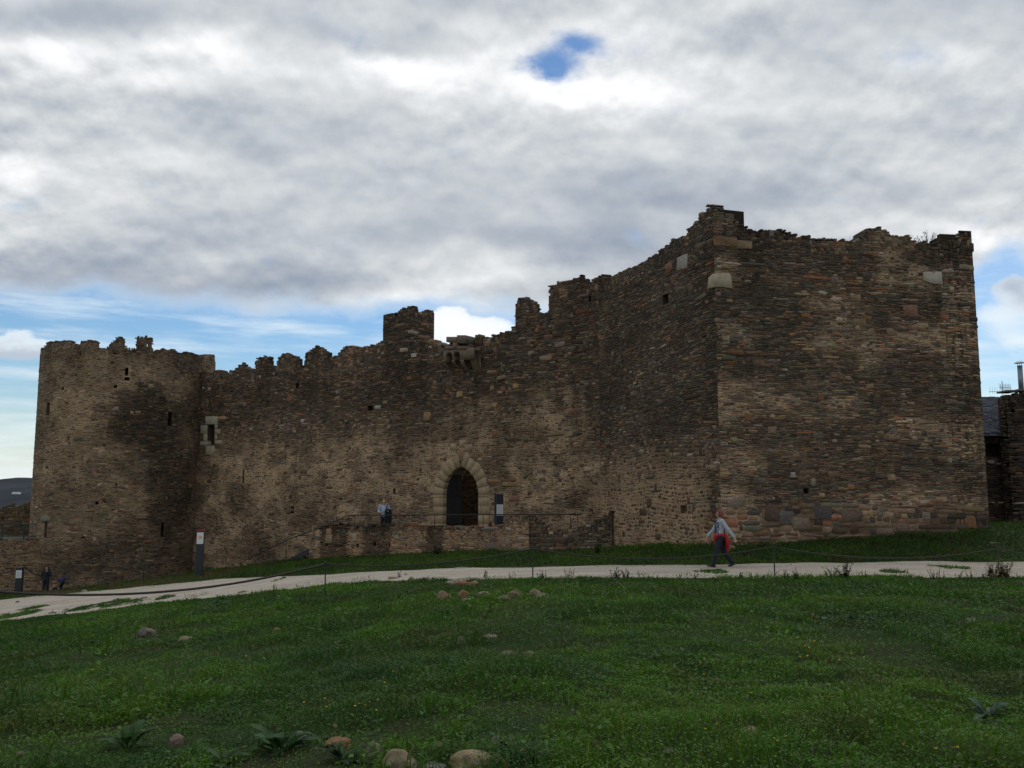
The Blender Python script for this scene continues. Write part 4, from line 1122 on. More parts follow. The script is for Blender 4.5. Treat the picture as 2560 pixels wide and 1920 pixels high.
uw = empty('ruined_wall', (UW1[0], UW1[1], llo), 'dark ruined wall stub behind the railing, left of the round tower', 'wall')
add(uw, 'masonry', masonry(FUW, up_top, lambda s: llo - .3 + 0 * s, st_uw, [], T=.7, seed=121, corners=(False, False)))
lr = empty('ledge_railing', at(60, 1346, 57.9), 'grey metal railing on the retaining wall left of the round tower', 'railing')
zt = float(at(60, 1310, 57.9)[2])
pts = [at(x, 1310, 57.9) for x in (-200, 114)]
MB().tube([(pts[0][0], 57.9, zt), (pts[1][0], 57.9, zt)], .03, 6).build('handrail', M_STEEL, lr)
MB().tube([(pts[0][0], 57.9, llo + .12), (pts[1][0], 57.9, llo + .12)], .025, 6).build('lower_rail', M_STEEL, lr)
for x in (5, 60, 113):
    p = at(x, 1330, 57.9); MB().tube([(p[0], 57.9, llo - .1), (p[0], 57.9, zt)], .045, 6).build('post', M_STEEL, lr)
b = MB()
for x in np.arange(pts[0][0] + .1, pts[1][0], .16):
    b.tube([(x, 57.9, llo + .12), (x, 57.9, zt)], .009, 5)
b.build('bars', M_STEEL, lr)

# ================================================================== house to the right
hx0 = float(at(2440, 1200, 50)[0]); hx1 = hx0 + 18
house = empty('stone_house', (hx0 + 4, 50, -1.6), 'dark stone house with slate roof and tall flue behind the square tower', 'house')
ze = float(at(2480, 1083, 50)[2]); zr = float(at(2470, 992, 54.5)[2])
FH = Flat((hx0 - 6, 50), (hx0 + 1.6, 50)); FH2 = Flat((hx0 + 1.3, 49.0), (hx0 + 14, 49.0))
def st_h(s, z):
    n = len(s)
    w = W8(n, (0, .5), (1, .3), (2, .3), (3, .03), (4, .04), (5, .03), (6, .4), (7, .1))
    return dict(h=.13 + 0 * s, w=.33 + 0 * z, out=.015 + 0 * s, gap=.006 + 0 * s, weights=w, mul=.34 + 0 * s, mortar=np.array([.12, .09, .065])[None] * np.ones((n, 1)))
wall_ = add(house, 'wall', masonry(FH, lambda s: ze - .1 + 0 * s, gbot(FH, -.3), st_h, [(rect(FH, 2462, 1110, 2500, 1140), .4)], T=.6, seed=130, extra_stones=[block(FH, 2475, 1155, 14, 8, (.3, .24, .19), .2), block(FH, 2495, 1160, 14, 4, (.24, .21, .18), .15), block(FH, 2500, 1257, 14, 4, (.26, .24, .2), .2), block(FH, 2478, 1256, 12, 4, (.26, .24, .2), .2)], corners=(False, False)))[0]
zg = float(at(2530, 988, 49)[2])
FH3 = Flat((hx0 + 1.3, 49.75), (hx0 + 1.3, 49.0), n=(-1, 0))
add(house, 'side_wall', masonry(FH3, lambda s: zg - .05 + 0 * s, gbot(FH3, -.3), lambda s, z: dict(st_h(s, z), mul=.5 + 0 * s), [], T=.5, seed=132, corners=(False, True)))
gable = add(house, 'gable_wall', masonry(FH2, lambda s: zg + .12 * np.minimum(s, 1.2) + 0 * s, gbot(FH2, -.3), lambda s, z: dict(st_h(s, z), mul=.44 + 0 * s), [(rect(FH2, 2522, 1000, 2529, 1028), .4)], T=.7, seed=131, corners=(True, False), extra_stones=[block(FH2, 2545, 1258, 26, 5, (.26, .24, .2), .15)]))[0]
b = MB()
b.prism([(hx0 - 6, 49.55, ze - .05), (hx0 + 1.5, 49.55, ze - .05), (hx0 + 5.5, 54.6, zr), (hx0 - 6, 54.6, zr)], (0, -.03, -.12))
roof = b.build('roof', M_SLATE, house)
r2 = np.random.default_rng(3)   # slate courses
V, Fq, Cc = [], [], []
nrow = 34
for k in range(nrow):
    t0, t1 = k / nrow, (k + 1.35) / nrow
    x = hx0 - 6
    xe = hx0 + 1.5 + 4.0 * t0
    while x < xe - .05:
        w = r2.uniform(.18, .4); x2 = min(x + w, xe)
        l = r2.uniform(-.015, .02)
        p = lambda xx, t, h: (xx, 49.5 + 5.1 * t, ze - .02 + (zr - ze + .02) * t + h)
        o = len(V); e = .045 + r2.uniform(0, .02)
        V += [p(x, t0 + l, e), p(x2 - .01, t0 + l, e), p(x2 - .01, min(t1, 1.0), .012), p(x, min(t1, 1.0), .012), p(x, t0 + l, 0), p(x2 - .01, t0 + l, 0)]
        Fq += [(o, o + 1, o + 2, o + 3), (o + 4, o + 5, o + 1, o)]
        Cc += [np.array((.085, .09, .105)) * r2.uniform(.6, 1.3)] * 6; x = x2
link('slates', mesh_np('slates', V, [np.array(Fq)], np.array(Cc)), M_STONE, roof)
b = MB(); zc = zg + .2   # slabs capping the gable
for k in range(9):
    b.box((hx0 + 1.62 + k * .62, 49.3 + r2.uniform(-.05, .05), zc + .02 + .05 * min(k, 2)), (.64, .95, .09), rz=r2.uniform(-.05, .05), bev=.01)
b.build('cap_slab', simple('capping_slate', (.15, .12, .105), .9, 0, 5, .4, .02), gable)
fx = float(at(2551, 940, 49.2)[0]); f1 = float(at(2551, 914, 49.2)[2])
fl = MB().tube([(fx, 49.2, zc - .2), (fx, 49.2, f1)], .13, 16).build('flue_pipe', M_ZINC, house, True)
b = MB(); b.cone((fx, 49.2, f1 + .2), .27, .02, .13, 18)
for a in range(3): b.tube([(fx + .11 * math.cos(a * 2.1), 49.2 + .11 * math.sin(a * 2.1), f1 - .05), (fx + .11 * math.cos(a * 2.1), 49.2 + .11 * math.sin(a * 2.1), f1 + .16)], .012, 5)
b.build('flue_cap', M_ZINC, fl)
MB().tube([(fx, 49.2, f1 - 1.35), (fx, 49.2, f1 - 1.27)], .145, 16).build('pipe_collar', M_ZINC, fl)
ax = float(at(2506, 970, 49.6)[0]); a1 = float(at(2506, 964, 49.6)[2])
ant = empty('tv_antenna', (ax, 49.6, zc), 'thin rooftop aerial standing on the gable next to the flue', 'antenna')
MB().tube([(ax, 49.6, zc - .1), (ax, 49.6, a1 + .25)], .018, 6).build('mast', M_ZINC, ant)
b = MB(); zb_ = float(at(2490, 979, 49.6)[2]); b.tube([(ax - .72, 49.6, zb_), (ax + .12, 49.6, zb_)], .012, 5)
for k in range(6): b.tube([(ax - .68 + k * .13, 49.6, zb_ - .12), (ax - .68 + k * .13, 49.6, zb_ + .26)], .007, 4)
b.build('yagi_boom', M_ZINC, ant)
b = MB(); b.tube([(ax - .15, 49.6, a1 - .1), (ax + .42, 49.6, a1 - .12)], .014, 5)
for k in range(7):
    x = ax - .1 + k * .09
    b.tube([(x - .05, 49.5, a1 - .32), (x + .05, 49.7, a1 + .1)], .008, 4); b.tube([(x + .05, 49.5, a1 - .3), (x - .06, 49.7, a1 + .12)], .008, 4)
b.build('reflector_grid', M_ZINC, ant)

# ================================================================== far hills with a white building
hx = np.concatenate([np.linspace(-5200, -1500, 40)[:-1], np.linspace(-1500, -600, 260)[:-1], np.linspace(-600, 4200, 80)]); hy = np.concatenate([np.linspace(500, 3200, 90)])
HX, HY = np.meshgrid(hx, hy, indexing='ij')
def hill(x, y):
    rid = 41 + 16 * (fbm(x / 420, x * 0, 70, 4) - .5) + 16 * (fbm(x / 55, x * 0, 71, 3) - .5)
    return -45 + (rid + 45) * smooth(700, 2150, y + (fbm(x / 500, y / 500, 72) - .5) * 400) - 30 * smooth(2300, 3200, y) + (fbm(x / 90, y / 90, 73, 4) - .5) * 10
HZ = hill(HX, HY)
hi = np.arange(HX.size).reshape(HX.shape)
hq = np.stack([hi[:-1, :-1], hi[1:, :-1], hi[1:, 1:], hi[:-1, 1:]], -1).reshape(-1, 4)
hm = simple('wooded_hillside', (.004, .009, .017), 1.0, 0, .03, .45, 0)
tag(link('hills', mesh_np('hills', np.stack([HX, HY, HZ], -1).reshape(-1, 3), [hq], smooth_shade=True), hm), kind='structure')
xx, yy, zz_ = pdir(41, 1235)
ts = np.linspace(700, 2100, 2000); k = int(np.argmax(hill(xx / yy * ts, ts) > zz_ / yy * ts)); by = ts[max(k, 1)]
bx = xx / yy * by; bz = hill(bx, by)
wb = empty('warehouse', (bx, by, bz), 'long white building on the dark wooded hillside in the far distance', 'building')
wd_ = 15 / HK * by
MB().box((bx, by, bz + .9), (wd_, 9, 2.6)).build('wall', simple('white_render', (.8, .8, .78), .8), wb)
MB().prism([(bx - wd_ / 2 - .4, by - 5, bz + 2.2), (bx + wd_ / 2 + .4, by - 5, bz + 2.2), (bx + wd_ / 2 + .4, by, bz + 2.7), (bx - wd_ / 2 - .4, by, bz + 2.7)], (0, 0, .25)).build('roof', simple('pale_sheet_roof', (.62, .64, .66), .5), wb)

# ================================================================== people
M_SKIN = simple('skin', (.46, .27, .20), .55, 0, 40, .08)
M_EYE = simple('eye', (.03, .025, .02), .3)
def cloth(name, col, rough=.85): return simple(name, col, rough, 0, 26, .22, .006)

def blobmesh(name, sph, voxel, it=4):
    """one continuous skin grown over a list of (centre, radius or (rx, ry, rz))"""
    bm = bmesh.new()
    for c, r in sph:
        r = (r, r, r) if isinstance(r, (int, float)) else r
        bmesh.ops.create_icosphere(bm, subdivisions=2, radius=1.0, matrix=Matrix.Translation(Vector(c)) @ Matrix.Diagonal((r[0], r[1], r[2], 1)))
    me = bpy.data.meshes.new(name + '_raw'); bm.to_mesh(me); bm.free()
    o = bpy.data.objects.new(name + '_raw', me); COL.objects.link(o)
    md = o.modifiers.new('r', 'REMESH'); md.mode = 'VOXEL'; md.voxel_size = voxel; md.use_smooth_shade = True
    ms = o.modifiers.new('s', 'SMOOTH'); ms.factor = .5; ms.iterations = it
    dg = bpy.context.evaluated_depsgraph_get()
    res = bpy.data.meshes.new_from_object(o.evaluated_get(dg)); res.name = name
    bpy.data.objects.remove(o); bpy.data.meshes.remove(me)
    for p in res.polygons: p.use_smooth = True
    return res

def chain(pts, dens=.35):
    """spheres along a poly-line of (point, radius)"""
    out = []
    for (p, r), (q, t) in zip(pts, pts[1:]):
        p, q = Vector(p), Vector(q)
        ra = min(r) if isinstance(r, tuple) else r
        n = max(2, int((q - p).length / max(ra * dens, .004)))
        for k in range(n + 1):
            a = k / n
            rr = tuple(x + (y - x) * a for x, y in zip(r, t)) if isinstance(r, tuple) else r + (t - r) * a
            out.append((p.lerp(q, a), rr))
    return out

def hand(wr, d, side, curl=.35):
    """palm, four unequal fingers and a thumb from the wrist along d; side points to the thumb"""
    d = Vector(d).normalized(); sd = Vector(side); sd = (sd - d * sd.dot(d)).normalized(); nn = d.cross(sd)
    w = Vector(wr); s = chain([(w, .026), (w + d * .04, .03)])
    for k, (o, l) in enumerate(((.030, .068), (.011, .078), (-.009, .072), (-.028, .055))):
        a = w + d * .055 + sd * o * .7; b = w + d * .088 + sd * o; s += chain([(w + d * .02, .018), (a, .013), (b, .0095)])
        c = b + (d * (1 - curl) - nn * curl).normalized() * l * .5; e = c + (d * (1 - 1.7 * curl) - nn * 1.6 * curl).normalized() * l * .5
        s += chain([(b, .0092), (c, .0085), (e, .0072)])
    a = w + d * .03 + sd * .03; b = a + (d * .6 + sd * .7).normalized() * .032; c = b + (d * .85 + sd * .25 - nn * .2).normalized() * .03
    s += chain([(w + d * .015, .018), (a, .0125), (b, .0105), (c, .0085)])
    return s

def head(c, fwd, rt, s=1.0):
    c, f, r = Vector(c), Vector(fwd).normalized(), Vector(rt).normalized(); u = Vector((0, 0, 1))
    S = []
    S.append((c + u * .03 * s - f * .012 * s, (.076 * s, .076 * s, .088 * s)))
    S.append((c + u * .02 * s + f * .015 * s, (.07 * s, .07 * s, .08 * s)))
    S += chain([(c - u * .02 * s + f * .03 * s, .056 * s), (c - u * .075 * s + f * .05 * s, .034 * s)])
    S += chain([(c + u * .012 * s + f * .088 * s, .010 * s), (c - u * .022 * s + f * .103 * s, .013 * s)])
    S.append((c - u * .055 * s + f * .084 * s, .013 * s))
    for g in (-1, 1):
        S.append((c + r * g * .078 * s - f * .008 * s, (.014 * s, .014 * s, .03 * s)))
        S.append((c + r * g * .04 * s - u * .02 * s + f * .06 * s, .024 * s))
    return S

def person(base, rz, label, j, mats, extra=None, vox=.0075):
    o = empty('person', base, label, 'person', None, rz)
    f = Vector(j.get('face', (0, 1, 0))); r = Vector((f.y, -f.x, 0))
    S = head(j['head'], f, r) + chain([(Vector(j['head']) - Vector((0, 0, .07)), .052), (Vector(j['neck']), .056)])
    tor = [(j['neck'], (.075, .06, .05)), (j['chest'], (.15, .105, .1)), (j['waist'], (.13, .095, .1)), (j['pelvis'], (.155, .11, .1))]
    tor = [(p, q) for p, q in tor]
    S += chain(tor, .3)
    for a in 'LR':
        S += chain([(Vector(j['neck']).lerp(Vector(j['sh' + a]), .4) - Vector((0, 0, .03)), .058), (j['sh' + a], .056), (j['el' + a], .041), (j['wr' + a], .027)])
        S += hand(j['wr' + a], j['hd' + a], j['ht' + a], j.get('curl', .35))
        S += chain([(j['hip' + a], .085), (j['kn' + a], .056), (j['an' + a], .038)])
    link('body', blobmesh('body', S, vox), mats['skin'], o, True)
    g = .016
    T = [(p, tuple(x + g + .004 for x in q)) for p, q in tor]; T[0] = (Vector(j['neck']) - Vector((0, 0, .035)), (.085, .07, .04))
    S = chain(T, .3)
    for a in 'LR':
        w = Vector(j['el' + a]).lerp(Vector(j['wr' + a]), j.get('sleeve', .92))
        S += chain([(Vector(j['neck']).lerp(Vector(j['sh' + a]), .45) - Vector((0, 0, .035)), .066), (j['sh' + a], .073), (j['el' + a], .058), (w, .045)])
    link('top', blobmesh('top', S, .012, 5), mats['top'], o, True)
    S = chain([(Vector(j['waist']) - Vector((0, 0, .05)), (.14, .105, .06)), (j['pelvis'], (.172, .128, .1))], .3)
    for a in 'LR':
        S += chain([(Vector(j['pelvis']).lerp(Vector(j['hip' + a]), .9), .105), (j['kn' + a], .078), (Vector(j['kn' + a]).lerp(Vector(j['an' + a]), .97), .072)])
    link('trousers', blobmesh('trousers', S, .012, 5), mats['trousers'], o, True)
    for a in 'LR':
        an, td = Vector(j['an' + a]), Vector(j['to' + a]).normalized()
        dn = Vector((0, 0, -1)) - td * Vector((0, 0, -1)).dot(td); dn.normalize()
        h0 = an - td * .045 + dn * .045
        link('shoe', blobmesh('shoe', chain([(h0, .042), (h0 + td * .1 + dn * .0, .043), (h0 + td * .2 + dn * .012, .032)]) + [(an, .045)], .01, 3), mats['shoe'], o, True)
    b = j['head']; b = Vector(b)
    for g in (-1, 1):
        MB().sphere(b + Vector((0, 0, .012)) + f.normalized() * .086 + r * g * .031, .011, 2).build('eye', M_EYE, o, True, True)
    if extra: extra(o, b, f.normalized(), r)
    return o

def hairmesh(parent, b, f, r, mat, long_=0.0, bald=False):
    u = Vector((0, 0, 1)); S = []
    if not bald:
        S.append((b + u * .048 - f * .02, (.09, .09, .088)))
        S.append((b + u * .10 + f * .02, (.066, .066, .03)))
    for a in range(-7, 8):
        t = a / 7 * 1.9
        p = b - f * math.cos(t) * .072 + r * math.sin(t) * .08
        top = .06 if not bald else .0
        low = -.04 - long_ * (1 if abs(a) < 7 else .9)
        rad = (.034 if long_ < .1 else .046) if not bald else .018
        if abs(a) == 7 and not bald: rad = .026
        S += chain([(p + u * top, rad), (p + u * (-.03) + (p - b) * .12, rad), (p + u * low - f * .02 * (long_ > .1) + (p - b) * (.05 if long_ < .1 else .3), rad * .8)])
    link('hair', blobmesh('hair', S, .009, 3), mat, parent, True)

# --- woman walking along the path, facing left
wpos = cast(1803, 1420); mpp = wpos[1] / HK
def walk_extra(o, b, f, r):
    hairmesh(o, b, f, r, cloth('auburn_hair', (.16, .035, .018), .6), .035)
    g = MB()
    for s in (-1, 1):
        c = b + Vector((0, 0, .012)) + f * .098 + r * s * .032
        g.tube([c + r * .025 * math.cos(t) + Vector((0, 0, .02 * math.sin(t))) for t in np.linspace(0, 6.28, 13)], .0035, 5)
        g.tube([c + r * s * .025, b + r * s * .078 + Vector((0, 0, .014))], .003, 5)
    g.build('glasses', M_EYE, o, local=True)
    red = cloth('red_fleece', (.38, .012, .02))
    S = []
    for k in range(25):
        t = k / 24 * 2 * math.pi
        S.append((Vector((.168 * math.cos(t), .13 * math.sin(t), .965 - .02 * math.sin(t))), .036))
    S += chain([((-.13, -.14, .93), .05), ((-.12, -.19, .72), .055), ((-.10, -.21, .58), .045)]) + chain([((.0, -.15, .93), .06), ((.0, -.20, .70), .062), ((-.02, -.21, .5), .04)]) + chain([((.12, -.14, .93), .05), ((.12, -.17, .74), .05), ((.1, -.16, .58), .038)])
    S += chain([((-.06, .13, .95), .045), ((-.03, .16, .85), .045), ((.0, .14, .79), .028)]) + chain([((.08, .12, .95), .045), ((.1, .16, .87), .045), ((.1, .14, .80), .028)])
    link('waist_jacket', blobmesh('waist_jacket', S, .014, 4), red, o, True)
    st = MB()
    st.tube([(.11, .02, 1.43), (.07, .125, 1.33), (.02, .148, 1.2), (-.06, .14, 1.08), (-.13, .07, .98), (-.16, -.03, 1.0)], .016, 8).tube([(.11, .02, 1.43), (.06, -.12, 1.32), (-.04, -.13, 1.15), (-.14, -.08, 1.0)], .016, 8)
    st.build('shoulder_strap', cloth('dark_strap', (.012, .013, .03)), o, True, True)
    gr = MB()       # dark print on the front of the sweater
    for k, (x, z, w, h) in enumerate(((-.085, 1.31, .05, .05), (-.09, 1.25, .06, .04), (-.082, 1.19, .05, .05), (-.095, 1.12, .05, .03))):
        gr.sphere((x - .03, .095, z), .5, 2, (w, .09, h))
    gr.build('sweater_print', cloth('navy_print', (.05, .06, .11)), o, True, True)
j = dict(head=(0, .015, 1.575), neck=(0, -.005, 1.43), chest=(0, -.01, 1.27), waist=(0, 0, 1.06), pelvis=(0, 0, .93), face=(0, 1, 0),
         shL=(-.185, -.02, 1.365), elL=(-.24, -.18, 1.12), wrL=(-.25, -.36, .90), hdL=(0, -.25, -1), htL=(.4, 1, 0),
         shR=(.185, .01, 1.365), elR=(.23, .14, 1.11), wrR=(.22, .33, .92), hdR=(0, .35, -1), htR=(-.4, 1, .2),
         hipL=(-.09, .01, .88), knL=(-.1, .14, .47), anL=(-.1, .25, .11), toL=(0, 1, .22), hipR=(.09, -.01, .88), knR=(.1, -.10, .47), anR=(.1, -.36, .15), toR=(0, 1, -.42))
person(wpos, math.pi / 2, 'woman with auburn hair, grey sweater and red jacket at her waist walking the path', j,
       dict(skin=M_SKIN, top=cloth('pale_grey_knit', (.36, .385, .45)), trousers=cloth('navy_jeans', (.008, .010, .022)), shoe=cloth('black_shoe', (.018, .015, .014), .5)), walk_extra, vox=.0065)

# --- man on the terrace
mx_, my_ = at(960, 1300, 48.0)[:2]
def man_extra(o, b, f, r):
    hairmesh(o, b, f, r, cloth('grey_hair', (.30, .27, .25), .7), 0, True)
    dk = cloth('black_jacket', (.010, .010, .014))
    S = chain([((-.16, .26, 1.17), .07), ((-.27, .22, 1.20), .08), ((-.36, .14, 1.16), .06)])
    for x in (.14, .2, .26, .32, .37): S += chain([((-x, .25 - (x - .14) * .4, 1.16), .06), ((-x - .01, .24 - (x - .14) * .5, .85), .055), ((-x - .01, .2 - (x - .14) * .5, .52 + .1 * math.sin(x * 40)), .035)])
    link('draped_jacket', blobmesh('draped_jacket', S, .014, 4), dk, o, True)
    MB().tube([(-.15, -.07, 1.42), (-.17, .05, 1.47), (-.165, .13, 1.36), (-.15, .13, 1.22)], .024, 8).sphere((.02, -.17, 1.24), .5, 2, (.30, .20, .42)).build('backpack', dk, o, True, True)
jm = dict(head=(0, .03, 1.60), neck=(0, 0, 1.46), chest=(0, 0, 1.29), waist=(0, .02, 1.07), pelvis=(0, 0, .94), face=(-.25, 1, 0), sleeve=.75,
          shL=(-.2, 0, 1.4), elL=(-.29, .03, 1.14), wrL=(-.28, .24, 1.13), hdL=(.5, 1, .1), htL=(.6, .1, 1),
          shR=(.2, 0, 1.4), elR=(.29, .03, 1.13), wrR=(.12, .23, 1.08), hdR=(-1, .25, .1), htR=(0, .2, 1),
          hipL=(-.09, 0, .88), knL=(-.1, .03, .48), anL=(-.1, 0, .08), toL=(-.1, 1, 0), hipR=(.09, 0, .88), knR=(.1, .02, .48), anR=(.11, .0, .08), toR=(.2, 1, 0))
person((mx_, my_, DECK), math.pi - .1, 'man in light blue shirt with black jacket over his arm on the terrace', jm,
       dict(skin=M_SKIN, top=cloth('light_blue_shirt', (.34, .43, .60)), trousers=cloth('black_trousers', (.012, .013, .018)), shoe=cloth('dark_shoe', (.015, .013, .012), .5)), man_extra)

# --- woman with a pushchair by the round tower
gp = stand(113, 1488, 55)
def mum_extra(o, b, f, r):
    hairmesh(o, b, f, r, cloth('long_brown_hair', (.045, .018, .012), .6), .26)
jw = dict(head=(0, .02, 1.53), neck=(0, -.01, 1.39), chest=(0, 0, 1.23), waist=(0, 0, 1.02), pelvis=(0, 0, .89), face=(-.15, 1, 0),
          shL=(-.185, 0, 1.33), elL=(-.24, .06, 1.07), wrL=(-.10, .20, 1.36), hdL=(.45, .1, 1), htL=(.2, -1, 0),
          shR=(.185, 0, 1.33), elR=(.25, -.02, 1.06), wrR=(.24, .1, .84), hdR=(0, .3, -1), htR=(-.3, 1, 0),
          hipL=(-.09, 0, .84), knL=(-.1, .03, .45), anL=(-.1, 0, .08), toL=(-.2, 1, 0), hipR=(.09, 0, .84), knR=(.1, .02, .45), anR=(.12, .02, .08), toR=(.2, 1, 0))
person(gp, math.pi + .2, 'woman with long dark hair in dark clothes, hand raised to her face, beside the pushchair', jw,
       dict(skin=M_SKIN, top=cloth('dark_teal_coat', (.014, .022, .026)), trousers=cloth('black_leggings', (.012, .012, .016)), shoe=cloth('black_boot', (.012, .011, .011), .5)), mum_extra)

# --- pushchair with a child, facing left
pp = stand(146, 1485, 55.6)
pram = empty('pushchair', pp, 'black pushchair with a blue hood standing on the grass below the round tower', 'pushchair', None, math.pi / 2 + .15)
blk = cloth('black_canvas', (.014, .014, .02)); blue = cloth('blue_canvas', (.016, .032, .12))
S = chain([((0, .28, .40), (.17, .08, .05)), ((0, -.02, .38), (.19, .12, .06)), ((0, -.2, .62), (.19, .06, .12)), ((0, -.24, .75), (.19, .05, .06))], .3)
link('seat', blobmesh('seat', S, .014, 4), blk, pram, True)
hv, hf = [], []
for i in range(9):
    for k in range(13):
        a = math.radians(10 + i * 15.5); t = math.pi * k / 12
        hv.append((.22 * math.cos(t), -.20 + .26 * math.sin(t) * math.cos(a) * 1.0, .72 + .30 * math.sin(t) * math.sin(a)))
for i in range(8):
    for k in range(12):
        q = i * 13 + k; hf.append((q, q + 1, q + 14, q + 13))
hd = link('hood', mesh_np('hood', hv, [np.array(hf)], smooth_shade=True), blue, pram, True); hd.modifiers.new('t', 'SOLIDIFY').thickness = .02
fr = MB()
for s in (-1, 1):
    fr.tube([(s * .23, -.52, 1.02), (s * .23, -.2, .62), (s * .23, .38, .16)], .014, 8).tube([(s * .23, .0, .47), (s * .24, -.36, .15)], .014, 8)
fr.tube([(-.23, -.52, 1.02), (.23, -.52, 1.02)], .017, 8).tube([(-.24, -.36, .15), (.24, -.36, .15)], .012, 8)
fr.build('frame', M_IRON, pram, True, True)
for x, y, rr in ((-.26, -.36, .15), (.26, -.36, .15), (-.22, .38, .1), (.22, .38, .1)):
    w = MB().tube([(x, y + rr * .86 * math.cos(t), rr + rr * .86 * math.sin(t)) for t in np.linspace(0, 2 * math.pi, 25)], rr * .16, 8, caps=False).build('wheel', M_IRON, pram, True, True)
    h_ = MB()
    for k in range(5): t = k * 1.2566; h_.tube([(x, y, rr), (x, y + rr * .8 * math.cos(t), rr + rr * .8 * math.sin(t))], .01, 5)
    h_.sphere((x, y, rr), .03, 2).build('spokes', M_ZINC, w, True, True)
MB().box((-.20, -.05, .40), (.03, .05, .10), bev=.005).box((-.205, -.05, .44), (.02, .12, .025), bev=.004).box((-.205, -.05, .355), (.02, .10, .025), bev=.004).build('side_badge', M_WHITE, pram, local=True)
# child in the pushchair
ch = empty('person', (pp[0], pp[1], pp[2]), 'small child in a tan top seated low in the pushchair', 'person', None, math.pi / 2 + .15)
hc = Vector((0, .06, .82))
S = head(hc, (0, 1, 0), (1, 0, 0), .86) + chain([(hc - Vector((0, .01, .07)), .04), ((0, -.04, .70), .045)]) + chain([((0, -.04, .68), (.1, .07, .06)), ((0, 0, .48), (.11, .09, .07))], .3)
for s in (-1, 1):
    S += chain([((s * .1, -.02, .68), .04), ((s * .15, .08, .57), .032), ((s * .09, .2, .55), .022)]) + hand((s * .09, .2, .55), (-s * .2, 1, 0), (-s, 0, .3), .4)
    S += chain([((s * .07, .05, .47), .06), ((s * .09, .27, .49), .048), ((s * .09, .36, .30), .034), ((s * .09, .43, .28), .03)])
link('body', blobmesh('body', S, .007), M_SKIN, ch, True)
S = chain([((0, -.04, .67), (.115, .085, .05)), ((0, 0, .50), (.125, .105, .07))], .3)
for s in (-1, 1): S += chain([((s * .1, -.02, .67), .05), ((s * .15, .08, .57), .043), ((s * .11, .17, .555), .034)])
link('top', blobmesh('top', S, .01), cloth('tan_top', (.30, .17, .06)), ch, True)
hairmesh(ch, hc, Vector((0, 1, 0)), Vector((1, 0, 0)), cloth('brown_child_hair', (.07, .035, .02), .7), 0)

# ================================================================== stones lying in the grass
def rock(px, py, wpx, hpx, col, label, flat=.75, seed=None, group='stones lying in the grass', top_col=None):
    rock.n += 1; sd = rock.n * 31 if seed is None else seed
    p = cast(px, py + hpx * .35); w = wpx / HK * p[1]; h = hpx / HK * p[1]
    bm = bmesh.new(); bmesh.ops.create_icosphere(bm, subdivisions=4, radius=1.0)
    off = Vector((sd * 1.7, sd * .9, sd * .3)); rr_ = random.Random(sd)
    cuts = [(Vector((rr_.gauss(0, 1), rr_.gauss(0, 1), abs(rr_.gauss(0, .8)))).normalized(), rr_.uniform(.62, .95)) for _ in range(9)]
    rx, ry, rz = w * .5, w * .5 * flat, max(h * .72, .02)
    for v in bm.verts:
        d = v.co.normalized()
        k = 1 + .34 * mnoise.noise(d * 1.1 + off) + .15 * mnoise.noise(d * 2.6 + off) + .07 * mnoise.noise(d * 6 + off) + .03 * mnoise.noise(d * 15 + off)
        q = d * k
        for cn, cd in cuts:
            e = q.dot(cn) - cd
            if e > 0: q = q - cn * e * .88
        v.co = Vector((q.x * rx, q.y * ry, q.z * rz))
    me = bpy.data.meshes.new('stone'); bm.to_mesh(me); bm.free()
    for f in me.polygons: f.use_smooth = True
    ca = me.color_attributes.new('Col', 'FLOAT_COLOR', 'POINT')
    c = np.ones((len(me.vertices), 4), np.float32)
    co_ = np.array([v.co for v in me.vertices])
    n = fbm(co_[:, 0] / w * 5 + sd, co_[:, 1] / w * 5 + co_[:, 2] / w * 5, sd, 4)[:, None]
    base = np.array(col)[None] * np.array([.98, 1.0, .95])[None] * (.42 + .6 * n)
    lich = smooth(.56, .66, fbm(co_[:, 0] / w * 7 + 9 + sd, co_[:, 1] / w * 7 + co_[:, 2] / w * 7, sd + 5, 4))[:, None]
    c[:, :3] = base * (1 - .5 * lich) + np.array([.13, .12, .10])[None] * .5 * lich
    ca.data.foreach_set('color', c.ravel())
    me.materials.append(M_ROCK)
    o = bpy.data.objects.new('stone', me); COL.objects.link(o)
    o.location = (p[0], p[1], p[2] + h * (.22 if p[1] < 14 else .3)); o.rotation_euler = (random.uniform(-.12, .12), random.uniform(-.12, .12), random.uniform(-.35, .35))
    tag(o, label, 'stone', group)
    return o
rock.n = 0
buff, tan_, gry, rust_, brn, pale_ = (.36, .27, .17), (.30, .22, .14), (.22, .20, .175), (.33, .17, .09), (.17, .12, .09), (.42, .38, .31)
